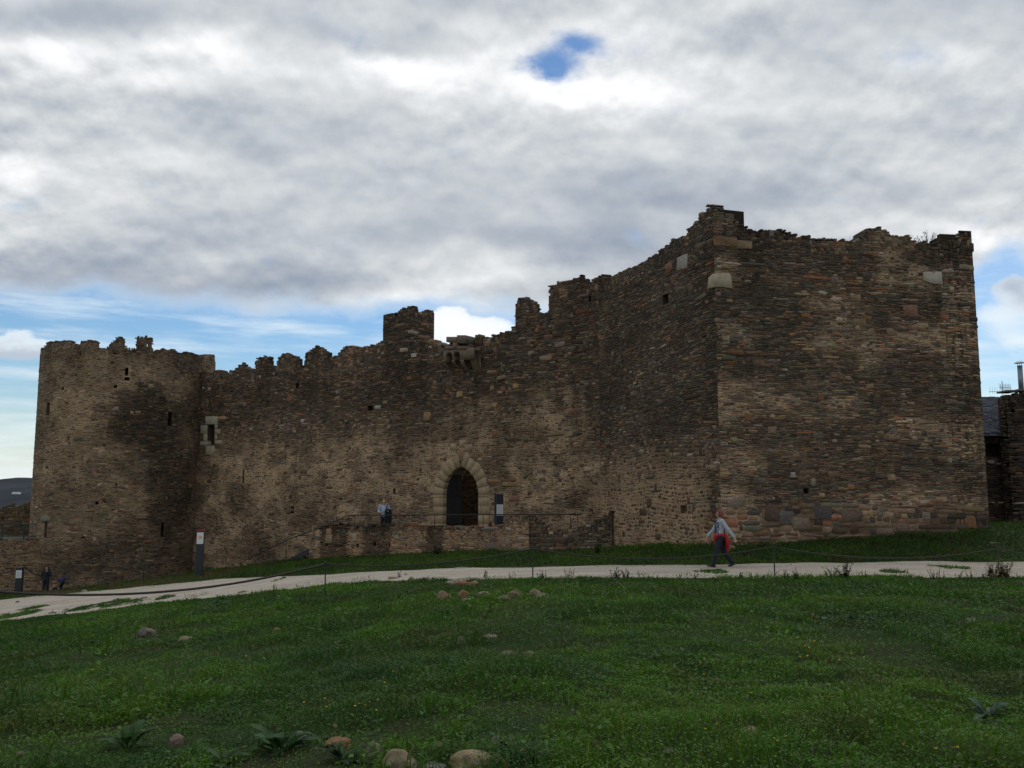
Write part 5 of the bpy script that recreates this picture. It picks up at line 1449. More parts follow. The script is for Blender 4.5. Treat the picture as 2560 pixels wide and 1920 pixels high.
ROCKS = [(1176, 1900, 116, 52, (.37, .275, .165), 'large rounded tan boulder, biggest in the foreground at the bottom edge'),
 (1000, 1906, 92, 40, (.30, .225, .145), 'wide brown boulder at the bottom edge between the big tan and the grey ones'),
 (1085, 1916, 66, 16, (.24, .225, .2), 'low grey stone barely showing at the bottom edge left of the biggest boulder'),
 (938, 1878, 54, 42, (.21, .175, .145), 'grey brown pointed stone leaning beside the leafy plant in the foreground'),
 (849, 1857, 74, 20, (.31, .155, .075), 'flat orange slab in the foreground above the spiky leaf rosette'),
 (743, 1843, 46, 24, (.17, .155, .14), 'dark grey stone just above the broad leaves in the foreground'),
 (437, 1851, 48, 26, (.20, .13, .105), 'reddish brown flat stone at the lower left beside long leaves'),
 (49, 1883, 22, 10, (.25, .17, .12), 'small brown stone in the lower left corner'),
 (368, 1583, 54, 22, (.21, .175, .145), 'domed grey brown boulder in the left lawn'),
 (462, 1598, 44, 9, (.31, .25, .15), 'flat buff stone right of the domed boulder in the left lawn'),
 (692, 1578, 28, 12, (.38, .23, .11), 'small orange tan stone in the lawn left of centre'),
 (749, 1589, 15, 6, (.25, .18, .12), 'tiny brown stone right of the orange tan one'),
 (1154, 1603, 28, 18, (.38, .335, .26), 'pale upright egg shaped stone in the middle of the lawn'),
 (1121, 1611, 28, 10, (.22, .16, .105), 'low brown stone touching the pale egg shaped one'),
 (1227, 1591, 44, 9, (.29, .235, .165), 'long flat stone behind and right of the pale egg shaped one'),
 (1080, 1594, 34, 7, (.17, .135, .115), 'dull brown sliver of stone left of the pale egg shaped one'),
 (1268, 1633, 52, 10, (.19, .16, .13), 'half buried grey brown stone in a bare patch mid lawn'),
 (1322, 1632, 40, 6, (.24, .185, .145), 'thin pinkish stone right of the half buried one mid lawn'),
 (1111, 1491, 46, 22, (.27, .165, .11), 'reddish angular stone at the left end of the row below the path'),
 (1160, 1487, 34, 22, (.38, .20, .10), 'bright orange stone second from the left in the row below the path'),
 (1167, 1500, 30, 9, (.23, .2, .165), 'flat grey stone lying below the bright orange stone'),
 (1211, 1489, 48, 16, (.30, .225, .155), 'buff stone in the middle of the row below the path'),
 (1242, 1481, 28, 8, (.27, .215, .15), 'thin tan stone on the upper side of the row below the path'),
 (1258, 1496, 40, 13, (.20, .145, .11), 'dark brown stone on the lower side of the row below the path'),
 (1289, 1488, 44, 18, (.27, .19, .135), 'rough brown stone right of the middle of the row below the path'),
 (1339, 1482, 29, 14, (.34, .25, .155), 'rounded tan stone topmost at the right end of the row below the path'),
 (1351, 1491, 40, 13, (.25, .19, .135), 'low brown stone under the rounded tan one at the row end'),
 (1150, 1452, 66, 10, (.37, .29, .22), 'long pale slab at the near edge of the path'),
 (1160, 1459, 46, 8, (.30, .13, .075), 'rust red stone under the long pale slab at the path edge'),
 (1182, 1458, 26, 10, (.34, .2, .12), 'small orange block at the right end of the pale slab'),
 (989, 1446, 44, 6, (.33, .19, .14), 'low reddish stone at the path edge left of the pale slab'),
 (1029, 1447, 18, 9, (.34, .27, .19), 'small buff block at the path edge left of the pale slab'),
 (610, 1480, 30, 7, (.30, .22, .12), 'yellowish stone in the weeds at the path edge, left lawn'),
 (696, 1492, 15, 5, (.37, .35, .31), 'small pale stone in the grass near the first rope post'),
 (35, 1486, 32, 8, (.40, .29, .14), 'yellow tan slab on the grass in front of the left pillar'),
 (43, 1506, 11, 5, (.05, .045, .045), 'small dark stone lying on the pale path at far left'),
 (1245, 1848, 42, 13, (.15, .14, .13), 'dark grey stone in the foreground right of the bottom boulders'),
 (1878, 1827, 50, 15, (.36, .28, .19), 'tan elongated stone in the right foreground beside grey leaves'),
 (1672, 1877, 34, 9, (.17, .14, .11), 'dull brown stone in the foreground right of centre'),
 (2018, 1532, 26, 5, (.27, .2, .16), 'small pinkish stone in the right lawn below the third post'),
 (2428, 1550, 28, 9, (.33, .28, .23), 'pale rough stone in the right lawn'),
 (2552, 1523, 22, 10, (.25, .175, .14), 'brown stone at the right photo edge in the lawn'),
 (1826, 1371, 26, 15, (.38, .29, .155), 'yellowish block at the foot of the square tower behind the walking woman'),
 (2480, 1357, 18, 4, (.36, .31, .27), 'flat pale stone on the grass bank at far right'),
 (1158, 1420, 54, 3, (.36, .33, .29), 'thin pale edging stone at the far side of the path below the terrace'),
 (2080, 1782, 26, 14, (.06, .055, .05), 'small dark stone half hidden in the right foreground grass'),
 (212, 1479, 18, 6, (.36, .32, .27), 'pale stone at the foot of the round tower right of the pushchair')]
ROCKP = []
for a in ROCKS:
    o = rock(*a); ROCKP.append((o.location.x, o.location.y, a[2] / HK * o.location.y * .5))

# ================================================================== grass and ground cover
def inpoly(x, y, P):
    c = np.zeros(len(x), bool); n = len(P)
    for i in range(n):
        (x0, y0), (x1, y1) = P[i], P[(i + 1) % n]
        k = ((y0 > y) != (y1 > y)) & (x < (x1 - x0) * (y - y0) / (y1 - y0 + 1e-12) + x0)
        c ^= k
    return c
BACK = [(-44, 55.8), (LW1[0] - 1.2, 57.3)]
for a in np.linspace(-2.0, .35, 12): BACK.append((RT_C[0] + (RT_R - .15) * math.cos(a + am * 0 - .55), RT_C[1] + (RT_R - .15) * math.sin(a - .55)))
BACK = [p for p in BACK if p[0] < -20.0]
BACK += [tuple((W0 + UW * 29.6)[:2]), tuple(W0 + UW * 21.5), tuple(T0 + UW * .0), tuple(T1), tuple(RW0 - np.array([0, .0])), tuple(RW1), tuple(C), tuple(R), tuple(R + np.array([.2, 6.0])), (hx0 + 1, 48.9), (32, 48.9)]
VERGE = [(FARP[0, 0] - 2, FARP[0, 1])] + BACK + [(34, 29.5)] + [(p[0], p[1]) for p in FARP[::-1]]
LOW = dict()
def canopy(x, y):
    t = path_coord(x, y); near = smooth(2.6, 1.05, t) * (t > .9)
    return (.010 + .10 * smooth(.40, .70, fbm(x * .8, y * .8, 501, 4)) + .085 * smooth(.42, .75, fbm(x * 2.6, y * 2.6, 502, 3))) * (1 - .55 * near)

def scatter(n, x0, x1, y0, y1, test):
    x = rng.uniform(x0, x1, n); y = rng.uniform(y0, y1, n); k = test(x, y); return x[k], y[k]

GV, GF4, GC = [], [], []
goff = 0
def add_leaves(x, y, scale, kind, hmul=1.0, verge=False, tint=(1, 1, 1)):
    """kind 0: small flat ground-cover leaves; 1: upright blades"""
    global goff
    n = len(x)
    if n == 0: return
    z = G(x, y); cp = canopy(x, y) * hmul
    pat = fbm(x * .55, y * .55, 510, 4); pat2 = fbm(x * 1.6 + 7, y * 1.6, 511, 3); pat3 = fbm(x * .25, y * .25, 512, 3)
    base = np.array([.056, .146, .008])[None] * np.ones((n, 1))
    ygreen = smooth(.48, .66, pat)[:, None]; dk = smooth(.55, .40, pat)[:, None]  # yellower and darker green patches, spread by noise
    base = base * (1 - ygreen) + np.array([.076, .172, .009])[None] * ygreen
    base = base * (1 - .7 * dk) + np.array([.034, .088, .008])[None] * .7 * dk
    bl = (smooth(.60, .70, pat2) * .6)[:, None]; base = base * (1 - bl) + np.array([.034, .090, .024])[None] * bl
    br = (smooth(.62, .72, fbm(x * .9 + 20, y * .9, 513, 4)) * .45)[:, None]; base = base * (1 - br) + np.array([.085, .090, .024])[None] * br
    base = base * np.exp(rng.normal(0, .17, (n, 1))) * np.exp(rng.normal(0, .08, (n, 3)))
    if verge: base = base * np.array([.86, .72, .9])[None] * (1 - .0 * z[:, None]); dr = (smooth(-12, -15, x) * smooth(.45, .6, fbm(x * .4, y * .4, 540, 3)))[:, None]; base = base * (1 - dr) + np.array([.13, .10, .045])[None] * dr  # castle's shade painted into the verge leaf colour; dr adds real dry grass
    base = base * np.array(tint)[None]
    dry = rng.random(n) < .02; base[dry] = np.array([.16, .13, .06]) * rng.uniform(.6, 1.1, (dry.sum(), 1))
    a = rng.uniform(0, 2 * math.pi, n); ca, sa = np.cos(a), np.sin(a)
    if kind == 0:
        s = scale * rng.uniform(.55, 1.25, n); tl = rng.normal(0, .45, n); tl2 = rng.normal(0, .35, n)
        h = cp * rng.uniform(.25, 1.0, n) + .006
        dx = np.stack([ca, sa, tl], -1) * s[:, None]; dyv = np.stack([-sa, ca, tl2], -1) * (s * rng.uniform(.5, .95, n))[:, None]
        c = np.stack([x, y, z + h], -1)
        V = np.stack([c - dx, c + dyv * .8 - dx * .1, c + dx, c - dyv * .8 - dx * .1], 1)
    else:
        hgt = (.03 + cp * .8) * rng.uniform(.5, 1.5, n) * (scale / .008) ** .35; w = scale * rng.uniform(.35, .8, n)
        lean = rng.uniform(.15, .9, n); b = rng.uniform(0, 2 * math.pi, n)
        root = np.stack([x, y, z - .01], -1); tip = root + np.stack([np.cos(b) * lean * hgt, np.sin(b) * lean * hgt, hgt], -1)
        mid = root + np.stack([np.cos(b) * lean * hgt * .3, np.sin(b) * lean * hgt * .3, hgt * .6], -1)
        wv = np.stack([ca, sa, 0 * ca], -1) * w[:, None]
        V = np.stack([root - wv * .8, mid + wv, tip, mid - wv], 1)
    GV.append(V.reshape(-1, 3)); GF4.append(goff + np.arange(n * 4).reshape(n, 4)); GC.append(np.repeat(base, 4, 0)); goff += n * 4

def lawn(x, y):
    r_ = np.hypot(x, y); an = np.abs(np.arctan2(x, y)); k = ((an < math.radians(34)) | ((an < math.radians(52)) & (rng.random(len(x)) < .45))) & (path_coord(x, y) > .5) & ~path_mask(x, y)
    for (rx, ry, rr) in ROCKP: k &= ((x - rx) ** 2 + ((y - ry + rr * (.55 if ry < 14 else 1.3)) * (.85 if ry < 14 else .62)) ** 2) > (rr * 1.0) ** 2
    bare = fbm(x * .7 + 40, y * .7, 520, 4)
    return k & ((bare < .60) | (rng.random(len(x)) < .28))
def band(a, b): return lambda x, y: lawn(x, y) & (np.hypot(x, y) >= a) & (np.hypot(x, y) < b)
for a, b_, d0, d1, s0_, s1_ in ((5.0, 8.0, 3600, 900, .011, .006), (8.0, 12.0, 2300, 650, .014, .007), (12.0, 18.0, 1150, 420, .018, .009), (18.0, 26.0, 520, 260, .026, .012), (26.0, 42.0, 260, 150, .036, .016)):
    X0, X1 = -b_ * .8, b_ * .8; A_ = (X1 - X0) * b_
    x, y = scatter(int(A_ * d0), X0, X1, 0, b_, band(a, b_)); add_leaves(x, y, s0_, 0)
    x, y = scatter(int(A_ * d1), X0, X1, 0, b_, band(a, b_)); add_leaves(x, y, s1_, 1)
# coarser weeds growing through the turf
def coarse(a, b): return lambda x, y: band(a, b)(x, y) & (fbm(x * .65 + 70, y * .65, 560, 4) + rng.normal(0, .03, len(x)) > .55)
for a, b_, dn, sc_ in ((5.0, 9.0, 330, .024), (9.0, 15.0, 170, .030), (15.0, 24.0, 70, .042), (24, 34, 30, .05)):
    X0, X1 = -b_ * .8, b_ * .8; A_ = (X1 - X0) * b_
    x, y = scatter(int(A_ * dn), X0, X1, 0, b_, coarse(a, b_)); add_leaves(x, y, sc_, 0, 1.5, tint=(.82, .86, .9))
    x, y = scatter(int(A_ * dn * .5), X0, X1, 0, b_, coarse(a, b_)); add_leaves(x, y, sc_ * .4, 1, 1.7, tint=(.95, .85, 1.0))
for a, b_, dn in ((5.0, 12.0, 26), (12.0, 26.0, 12)):       # dead straws
    X0, X1 = -b_ * .8, b_ * .8; A_ = (X1 - X0) * b_
    x, y = scatter(int(A_ * dn), X0, X1, 0, b_, band(a, b_)); add_leaves(x, y, .006 * (1 + a / 14), 1, 1.5, tint=(1.9, .95, 2.4))
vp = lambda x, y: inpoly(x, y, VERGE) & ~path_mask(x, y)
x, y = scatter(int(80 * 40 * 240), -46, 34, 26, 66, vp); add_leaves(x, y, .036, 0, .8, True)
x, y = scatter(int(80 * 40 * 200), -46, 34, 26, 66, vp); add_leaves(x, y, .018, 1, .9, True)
# taller fringe along the near edge of the path
def fringe(x, y):
    t = path_coord(x, y); return (t > .86) & (t < 1.25) & ~path_mask(x, y) & (np.abs(np.arctan2(x, y)) < math.radians(34))
x, y = scatter(int(50 * 26 * 350), -25, 25, 20, 46, fringe); add_leaves(x, y, .016, 1, .9)
# sparse sprigs creeping in from the edges of the path
def creep(x, y):
    t = path_coord(x, y); k = (fbm(x * 1.1, y * 1.1, 550, 4) > .52)
    return k & (((t > .72) & (t < 1.0)) | ((t > 0) & (t < .16))) & (np.abs(np.arctan2(x, y)) < math.radians(34))
x, y = scatter(int(56 * 34 * 70), -28, 28, 20, 54, creep); add_leaves(x, y, .026, 0, .4)
x, y = scatter(int(56 * 34 * 40), -28, 28, 20, 54, creep); add_leaves(x, y, .011, 1, .8)
# patches growing on the path
for px, py, rx, ry in ((310, 1508, 115, 6), (250, 1516, 80, 4), (85, 1521, 36, 4), (205, 1525, 46, 4), (35, 1541, 46, 7), (100, 1546, 56, 6), (1772, 1431, 40, 6), (2372, 1421, 52, 4), (2235, 1433, 30, 3), (412, 1498, 22, 2), (700, 1450, 12, 3)):
    c0 = cast(px, py); rX = rx / HK * c0[1]; rY = max(.3, 1.25 * (cast(px, py - ry)[1] - c0[1]))
    n = int(rX * rY * 4 * 1100)
    xx_ = rng.uniform(-1.1, 1.1, n); yy_ = rng.uniform(-1.1, 1.1, n)
    k = xx_ ** 2 + yy_ ** 2 + (fbm(xx_ * 2.5 + px, yy_ * 1.5, 530, 3) - .5) * 1.8 < .85
    add_leaves(c0[0] + xx_[k] * rX, c0[1] + yy_[k] * rY, .03, 0, .5); add_leaves(c0[0] + xx_[k][::2] * rX, c0[1] + yy_[k][::2] * rY, .014, 1, .5)
gme = mesh_np('grass', np.concatenate(GV), [np.concatenate(GF4)], np.concatenate(GC))
tag(link('grass', gme, M_LEAF), 'short green grass and clover covering the lawn and the verges', 'grass', kind='stuff')

# ================================================================== weeds, rosettes, flowers
class PM:
    """plant mesh: tapered stems and leaf quads with vertex colours"""
    def __init__(s): s.v, s.f, s.c, s.n = [], [], [], 0
    def stem(s, pts, r0, r1, col):
        pts = [np.array(p, float) for p in pts]
        for i, (p, q) in enumerate(zip(pts, pts[1:])):
            ra = r0 + (r1 - r0) * i / (len(pts) - 1); rb = r0 + (r1 - r0) * (i + 1) / (len(pts) - 1)
            for k in range(3):
                a, b = k * 2.094, (k + 1) * 2.094
                o = lambda c, r, t: c + np.array([math.cos(t) * r, math.sin(t) * r, 0])
                s.v += [o(p, ra, a), o(p, ra, b), o(q, rb, b), o(q, rb, a)]; s.f.append([s.n, s.n + 1, s.n + 2, s.n + 3]); s.c += [col] * 4; s.n += 4
    def leaf(s, p, d, l, w, col, droop=.3, up=(0, 0, 1), seg=3):
        p = np.array(p, float); d = np.array(d, float); d /= np.linalg.norm(d)
        sd = np.cross(d, up); nn = np.linalg.norm(sd); sd = sd / nn if nn > 1e-3 else np.array([1., 0, 0])
        if seg >= 6:
            ph = rng.uniform(0, 6.28); o = s.n; cv = np.array(col)
            for i in range(seg + 1):
                t = i / seg; wd = w * math.sin(math.pi * min(.97, .06 + .91 * t)) ** .75 * (1 + .12 * math.sin(t * 17 + ph)); c = p + d * l * t - np.array([0, 0, 1]) * droop * l * t * t
                lift = np.cross(sd, d) * wd * .38 + np.array([0, 0, .12 * wd * math.sin(t * 13 + ph)])
                s.v += [c - sd * wd + lift, c, c + sd * wd + lift * 1.0]; s.c += [tuple(cv * rng.uniform(.85, 1.1)), tuple(cv * 1.55), tuple(cv * rng.uniform(.85, 1.1))]; s.n += 3
            for i in range(seg):
                a = o + i * 3; s.f += [[a, a + 1, a + 4, a + 3], [a + 1, a + 2, a + 5, a + 4]]
            return
        for i in range(seg):
            t0, t1 = i / seg, (i + 1) / seg
            f = lambda t: p + d * l * t - np.array([0, 0, 1]) * droop * l * t * t
            wd = lambda t: w * math.sin(math.pi * min(.98, .08 + .9 * t)) ** .8
            s.v += [f(t0) - sd * wd(t0), f(t0) + sd * wd(t0), f(t1) + sd * wd(t1), f(t1) - sd * wd(t1)]
            s.f.append([s.n, s.n + 1, s.n + 2, s.n + 3]); s.c += [col] * 4; s.n += 4
    def mesh(s, name): return mesh_np(name, np.array(s.v), [np.array(s.f)], np.array(s.c))

def weed(px, py, hpx, stems, label, group=None, dry=False, bushy=1.0, cat='weed'):
    p = cast(px, py); h = hpx / HK * p[1] * 1.05
    m_ = PM(); g = np.array([.045, .065, .020]) if not dry else np.array([.14, .115, .05])
    for k in range(stems):
        b = rng.normal(0, h * .16, 2); tip = b + rng.normal(0, h * .2, 2); hh = h * rng.uniform(.6, 1.05)
        pts = [(b[0] + (tip[0] - b[0]) * t ** 1.4, b[1] + (tip[1] - b[1]) * t ** 1.4, hh * t - .03) for t in np.linspace(0, 1, 6)]
        col = g * rng.uniform(.6, 1.2)
        m_.stem(pts, .008, .004, tuple(col * .9))
        for q in range(int(16 * bushy)):
            t = rng.uniform(.12, 1); i = min(4, int(t * 5)); c = np.array(pts[i]) + (np.array(pts[i + 1]) - np.array(pts[i])) * (t * 5 - i)
            a = rng.uniform(0, 6.28); l = h * rng.uniform(.12, .26) * (1.15 - .6 * t)
            m_.leaf(c, (math.cos(a), math.sin(a), rng.uniform(.1, .9)), l, l * .34 + .004, tuple(col * rng.uniform(.8, 1.7)), .2, seg=2)
        if rng.random() < .5:
            for q in range(6): m_.leaf(pts[-1], (*rng.normal(0, .5, 2), .8), h * .05, .006, tuple(np.array([.13, .10, .05]) * rng.uniform(.6, 1.2)), 0, seg=1)
    o = link('weed', m_.mesh('weed'), M_LEAF); o.location = p
    return tag(o, label, cat, group)
WG = 'weeds along the near edge of the path'
same = 'thin green weed standing along the near edge of the pale path'
for px, py, h, n, kind in ((922, 1447, 12, 3, 0), (998, 1445, 18, 5, 0), (1016, 1440, 12, 3, 0), (1213, 1447, 22, 5, 0), (1280, 1449, 22, 4, 0), (1422, 1444, 24, 6, 0), (1500, 1448, 12, 4, 0), (1601, 1449, 22, 3, 0), (1640, 1449, 14, 4, 0), (1700, 1446, 18, 4, 0), (1740, 1448, 16, 5, 0), (1854, 1448, 26, 5, 0), (1876, 1448, 20, 4, 0), (1908, 1449, 16, 4, 0), (1969, 1450, 28, 6, 0), (1994, 1450, 32, 6, 0), (2020, 1450, 18, 4, 0), (2161, 1449, 24, 6, 0), (2200, 1449, 16, 4, 0), (2247, 1448, 18, 5, 0), (2290, 1448, 12, 4, 0), (2333, 1450, 26, 5, 0), (2351, 1449, 30, 5, 0), (2392, 1449, 22, 5, 0), (2423, 1448, 24, 5, 0), (2460, 1447, 18, 5, 0), (2540, 1446, 14, 5, 0), (741, 1470, 12, 3, 0), (688, 1480, 22, 4, 0), (650, 1484, 14, 3, 0), (540, 1500, 18, 4, 0), (488, 1503, 16, 4, 0), (570, 1496, 12, 4, 0), (430, 1510, 12, 4, 0), (300, 1527, 12, 4, 0), (163, 1540, 14, 4, 0), (1090, 1452, 12, 3, 0)):
    weed(px, py, h, n, same, WG)
weed(1356, 1450, 26, 9, 'dense leafy green weed at the foot of the second rope post', WG, bushy=1.6)
weed(1542, 1449, 32, 8, 'tall leafy weed at the path edge, left one of a pair by the second post', WG, bushy=1.5)
weed(1562, 1449, 30, 7, 'tall leafy weed at the path edge, right one of a pair by the second post', WG, bushy=1.4)
weed(2082, 1450, 40, 5, 'tall leaning bare stemmed weed right of the third rope post', WG)
weed(2100, 1450, 44, 5, 'tall forked weed in the middle of the group right of the third rope post', WG)
weed(2118, 1450, 48, 5, 'tallest dark upright weed right of the third rope post', WG, bushy=1.4)
weed(2490, 1446, 48, 13, 'tall dry straw coloured weed clump left of the fourth rope post', WG, True, 1.2)
weed(2512, 1446, 50, 13, 'tall dry straw coloured weed clump right at the fourth rope post', WG, True, 1.2)
weed(1772, 1433, 16, 5, 'small weed growing on the path in front of the walking woman', WG)
weed(1092, 1388, 26, 9, 'dark bushy weed at the foot of the terrace wall below the gate', 'plants at the foot of the castle', bushy=2.2)
weed(2162, 1395, 9, 16, 'low dark rosette plant on the bank below the square tower', 'plants at the foot of the castle', bushy=2.0)
weed(880, 1415, 12, 14, 'low leafy patch on the bank below the terrace', 'plants at the foot of the castle', bushy=2.0)
weed(1495, 1386, 26, 10, 'dark fern like plant in the corner of the broken wall and the tower', 'plants at the foot of the castle', bushy=2.2)

# shrub growing on the tower top
s_, z_ = FF.sz(2337, 604); tp = FF.P(np.array(s_), np.array(z_), np.array(-.45))
m_ = PM()
for k in range(15):
    x0 = rng.uniform(-.42, .42); lean = x0 * .5 + rng.normal(0, .12); hh = rng.uniform(.2, .62)
    pts = [(x0 + lean * t * t, rng.normal(0, .02) + .1 * (k % 3 - 1), hh * t - .05) for t in np.linspace(0, 1, 6)]
    m_.stem(pts, .009, .004, (.03, .028, .018))
    for q in range(16):
        t = rng.uniform(.15, 1); i = min(4, int(t * 5)); c = np.array(pts[i]) + (np.array(pts[i + 1]) - np.array(pts[i])) * (t * 5 - i)
        a = rng.uniform(0, 6.28); l = rng.uniform(.05, .10)
        m_.leaf(c, (math.cos(a), math.sin(a), rng.uniform(.2, 1)), l, .016, tuple(np.array([.03, .045, .018]) * rng.uniform(.6, 1.4)), .1, seg=2)
o = link('shrub', m_.mesh('shrub'), M_LEAF); o.location = tp
tag(o, 'dark sprigs of a shrub growing on top of the square tower', 'shrub')

def rosette(px, py, spx, n, label, col, wide=.2, rise=.6, jag=False, group='broad leaved plants in the foreground'):
    p = cast(px, py); l0 = spx / HK * p[1] * .5
    o = empty('broad_leaf_plant', p, label, 'plant', group)
    n = int(n * 1.5)
    for k in range(n):
        a = k * 2.399 + rng.uniform(-.3, .3); m_ = PM(); l = l0 * rng.uniform(.45, 1.0); cc = np.array(col) * rng.uniform(.7, 1.35)
        d = np.array([math.cos(a), math.sin(a), rise * rng.uniform(.5, 2.6)]); st_ = np.array([math.cos(a), math.sin(a), 0]) * .02
        if not jag:
            m_.stem([st_, st_ + d * l * .3], .005, .004, tuple(cc * 1.1)); m_.leaf(st_ + d * l * .2, d, l, l * wide, tuple(cc), .35, seg=7)
        else:
            m_.leaf(st_, d, l, l * .07, tuple(cc * 1.15), .3, seg=6)
            for q in range(7):
                t = .2 + .75 * q / 7; c = st_ + d / np.linalg.norm(d) * l * t - np.array([0, 0, .3 * l * t * t]); sd = np.array([-math.sin(a), math.cos(a), .15])
                for s in (-1, 1): m_.leaf(c, d * .6 + sd * s, l * .32 * (1.15 - t), l * .05, tuple(cc), .25, seg=2)
        link('leaf', m_.mesh('leaf'), M_LEAF, o, True)
    return o
dkg, blg = (.027, .062, .017), (.032, .070, .026)
rosette(318, 1872, 170, 9, 'broad leaved plant with one long raised leaf at the lower left', dkg)
rosette(700, 1885, 200, 12, 'large dark broad leaved plant in the foreground left of the boulders', dkg, .22)
rosette(560, 1915, 120, 7, 'broad leaved plant cut by the bottom edge left of the large one', dkg)
rosette(862, 1900, 170, 13, 'spiky jagged leaf rosette in the foreground below the orange slab', blg, jag=True)
rosette(1300, 1900, 190, 14, 'spiky jagged leaf rosette in the foreground right of the biggest boulder', blg, jag=True)
rosette(150, 1800, 150, 9, 'round leaved low plant in the left foreground', dkg, .32, .35)
rosette(1945, 1846, 80, 9, 'small grey green spiky rosette beside the tan elongated stone', (.075, .1, .065), jag=True)
rosette(1475, 1818, 46, 5, 'small plant with one pale broad leaf right of centre in the foreground', (.05, .1, .06), .28, .4)
rosette(2150, 1555, 80, 12, 'bluish broad leaved patch in the right lawn', (.028, .068, .035), .24, .35)
rosette(2060, 1558, 60, 9, 'smaller bluish leaved patch left of the larger one in the right lawn', (.028, .068, .035), .24, .35)
rosette(1165, 1675, 110, 12, 'dark leafy patch below the pale egg shaped stone', dkg, .24, .4)
rosette(2470, 1790, 120, 10, 'grey green leafy plant at the right edge of the foreground', (.04, .075, .042), .24, .5)
rosette(538, 1515, 90, 10, 'bluish leafy patch in the left lawn below the path', (.03, .07, .04), .26, .3)

fm = PM()
fm.stem([(0, 0, -.02), (.004, .002, .07), (.0, .006, .13)], .0025, .0018, (.05, .1, .02))
for k in range(9):
    a = k * .698; fm.leaf((0, .006, .13), (math.cos(a), math.sin(a), .45), .016, .006, (.75, .55, .02), 0, seg=2)
for k in range(5):
    a = k * 1.256; fm.leaf((0, .006, .131), (math.cos(a), math.sin(a), 1.2), .008, .004, (.70, .36, .02), 0, seg=1)
fme = fm.mesh('wildflower'); fme.materials.append(M_LEAF)
FL = [(.407 * a, 1400 + .407 * b) for a, b in ((540, 695), (562, 690), (585, 680), (602, 685), (688, 700), (860, 740), (600, 780), (1605, 615), (1525, 637), (1520, 605), (1950, 575), (2083, 525), (1880, 912), (1978, 940), (2025, 890), (2185, 925))]
FL += [(800 + .407 * a, 1400 + .407 * b) for a, b in ((415, 637), (440, 540), (118, 525), (430, 693), (500, 693), (395, 757), (418, 750), (640, 702), (215, 925), (278, 902), (280, 934), (307, 950), (335, 890))]
FL += [(1660 + .407 * a, 1400 + .407 * b) for a, b in ((820, 500), (838, 545), (865, 555), (845, 590), (790, 603), (905, 515), (922, 508), (910, 600), (965, 640), (1060, 622), (1115, 580), (268, 635), (248, 655), (262, 735), (500, 160), (610, 260), (565, 280), (765, 293), (1165, 273), (1450, 235), (1525, 122), (1615, 222), (490, 827), (605, 912), (957, 810), (1313, 830), (1355, 875), (773, 980), (260, 1090), (345, 1058), (705, 1148), (722, 1153), (790, 1130), (1088, 1095), (1660, 1212), (1757, 1168), (2045, 1123), (1450, 1183), (1528, 1015), (1430, 790))]
for px, py in FL:
    p = cast(px, py); o = bpy.data.objects.new('wildflower', fme); COL.objects.link(o)
    p = cast(px, py + .12 / p[1] * HK * .8)
    s = rng.uniform(.55, .85) * (1 + .04 * max(0, p[1] - 8)); o.location = p; o.scale = (s, s, 1); o.rotation_euler = (-.3 + rng.uniform(-.3, .3), rng.uniform(-.3, .3), rng.uniform(0, 6.28))
    tag(o, 'small yellow wildflower standing in the green lawn', 'flower', 'yellow wildflowers in the lawn')


# ================================================================== sky, light, camera
SUN_EL, SUN_AZ = math.radians(56), math.radians(28)     # azimuth from +Y towards +X
world = bpy.data.worlds.new('World'); scene.world = world; world.use_nodes = True
nt = world.node_tree; nt.nodes.clear()
def N(t): return nt.nodes.new(t)
def sock(v, inp):
    if isinstance(v, (int, float)): inp.default_value = v
    else: nt.links.new(v, inp)
def m(op, a, b=0.0, c=None, clamp=False):
    n = N('ShaderNodeMath'); n.operation = op; n.use_clamp = clamp
    sock(a, n.inputs[0]); sock(b, n.inputs[1])
    if c is not None: sock(c, n.inputs[2])
    return n.outputs[0]
def sstep(x, a, b):
    n = N('ShaderNodeMapRange'); n.interpolation_type = 'SMOOTHSTEP'
    sock(x, n.inputs['Value']); n.inputs['From Min'].default_value = a; n.inputs['From Max'].default_value = b
    return n.outputs['Result']
tc = N('ShaderNodeTexCoord'); sep = N('ShaderNodeSeparateXYZ')
nrm = N('ShaderNodeVectorMath'); nrm.operation = 'NORMALIZE'
nt.links.new(tc.outputs['Generated'], nrm.inputs[0]); nt.links.new(nrm.outputs[0], sep.inputs[0])
dx, dy, dz = sep.outputs
front = sstep(dy, .05, .25)
dyc = m('MAXIMUM', dy, .08)
U0 = m('DIVIDE', dx, dyc); V0 = m('DIVIDE', dz, dyc)
# cloud plane seen in perspective
den = m('ADD', m('MAXIMUM', dz, 0.0), .40)
cv = N('ShaderNodeCombineXYZ'); sock(m('DIVIDE', dx, den), cv.inputs[0]); sock(m('DIVIDE', dy, den), cv.inputs[1])
def noise(vec, scale, detail=6, rough=.55, off=(0, 0, 0), sc=(1, 1, 1)):
    mp = N('ShaderNodeMapping'); mp.inputs['Location'].default_value = off; mp.inputs['Scale'].default_value = sc
    nt.links.new(vec, mp.inputs['Vector'])
    n = N('ShaderNodeTexNoise'); n.inputs['Scale'].default_value = scale; n.inputs['Detail'].default_value = detail; n.inputs['Roughness'].default_value = rough
    nt.links.new(mp.outputs[0], n.inputs['Vector']); return n.outputs['Fac']
P_ = cv.outputs[0]
nA = noise(P_, 1.5, 7, .5, (3.1, 1.7, 0)); nB = noise(P_, 4.0, 8, .53, (7.3, 2.2, 0)); nC = noise(P_, 10.5, 6, .58, (1.3, 9.2, 0))
nC2 = noise(P_, 5.2, 7, .6, (4.3, 3.2, 0))
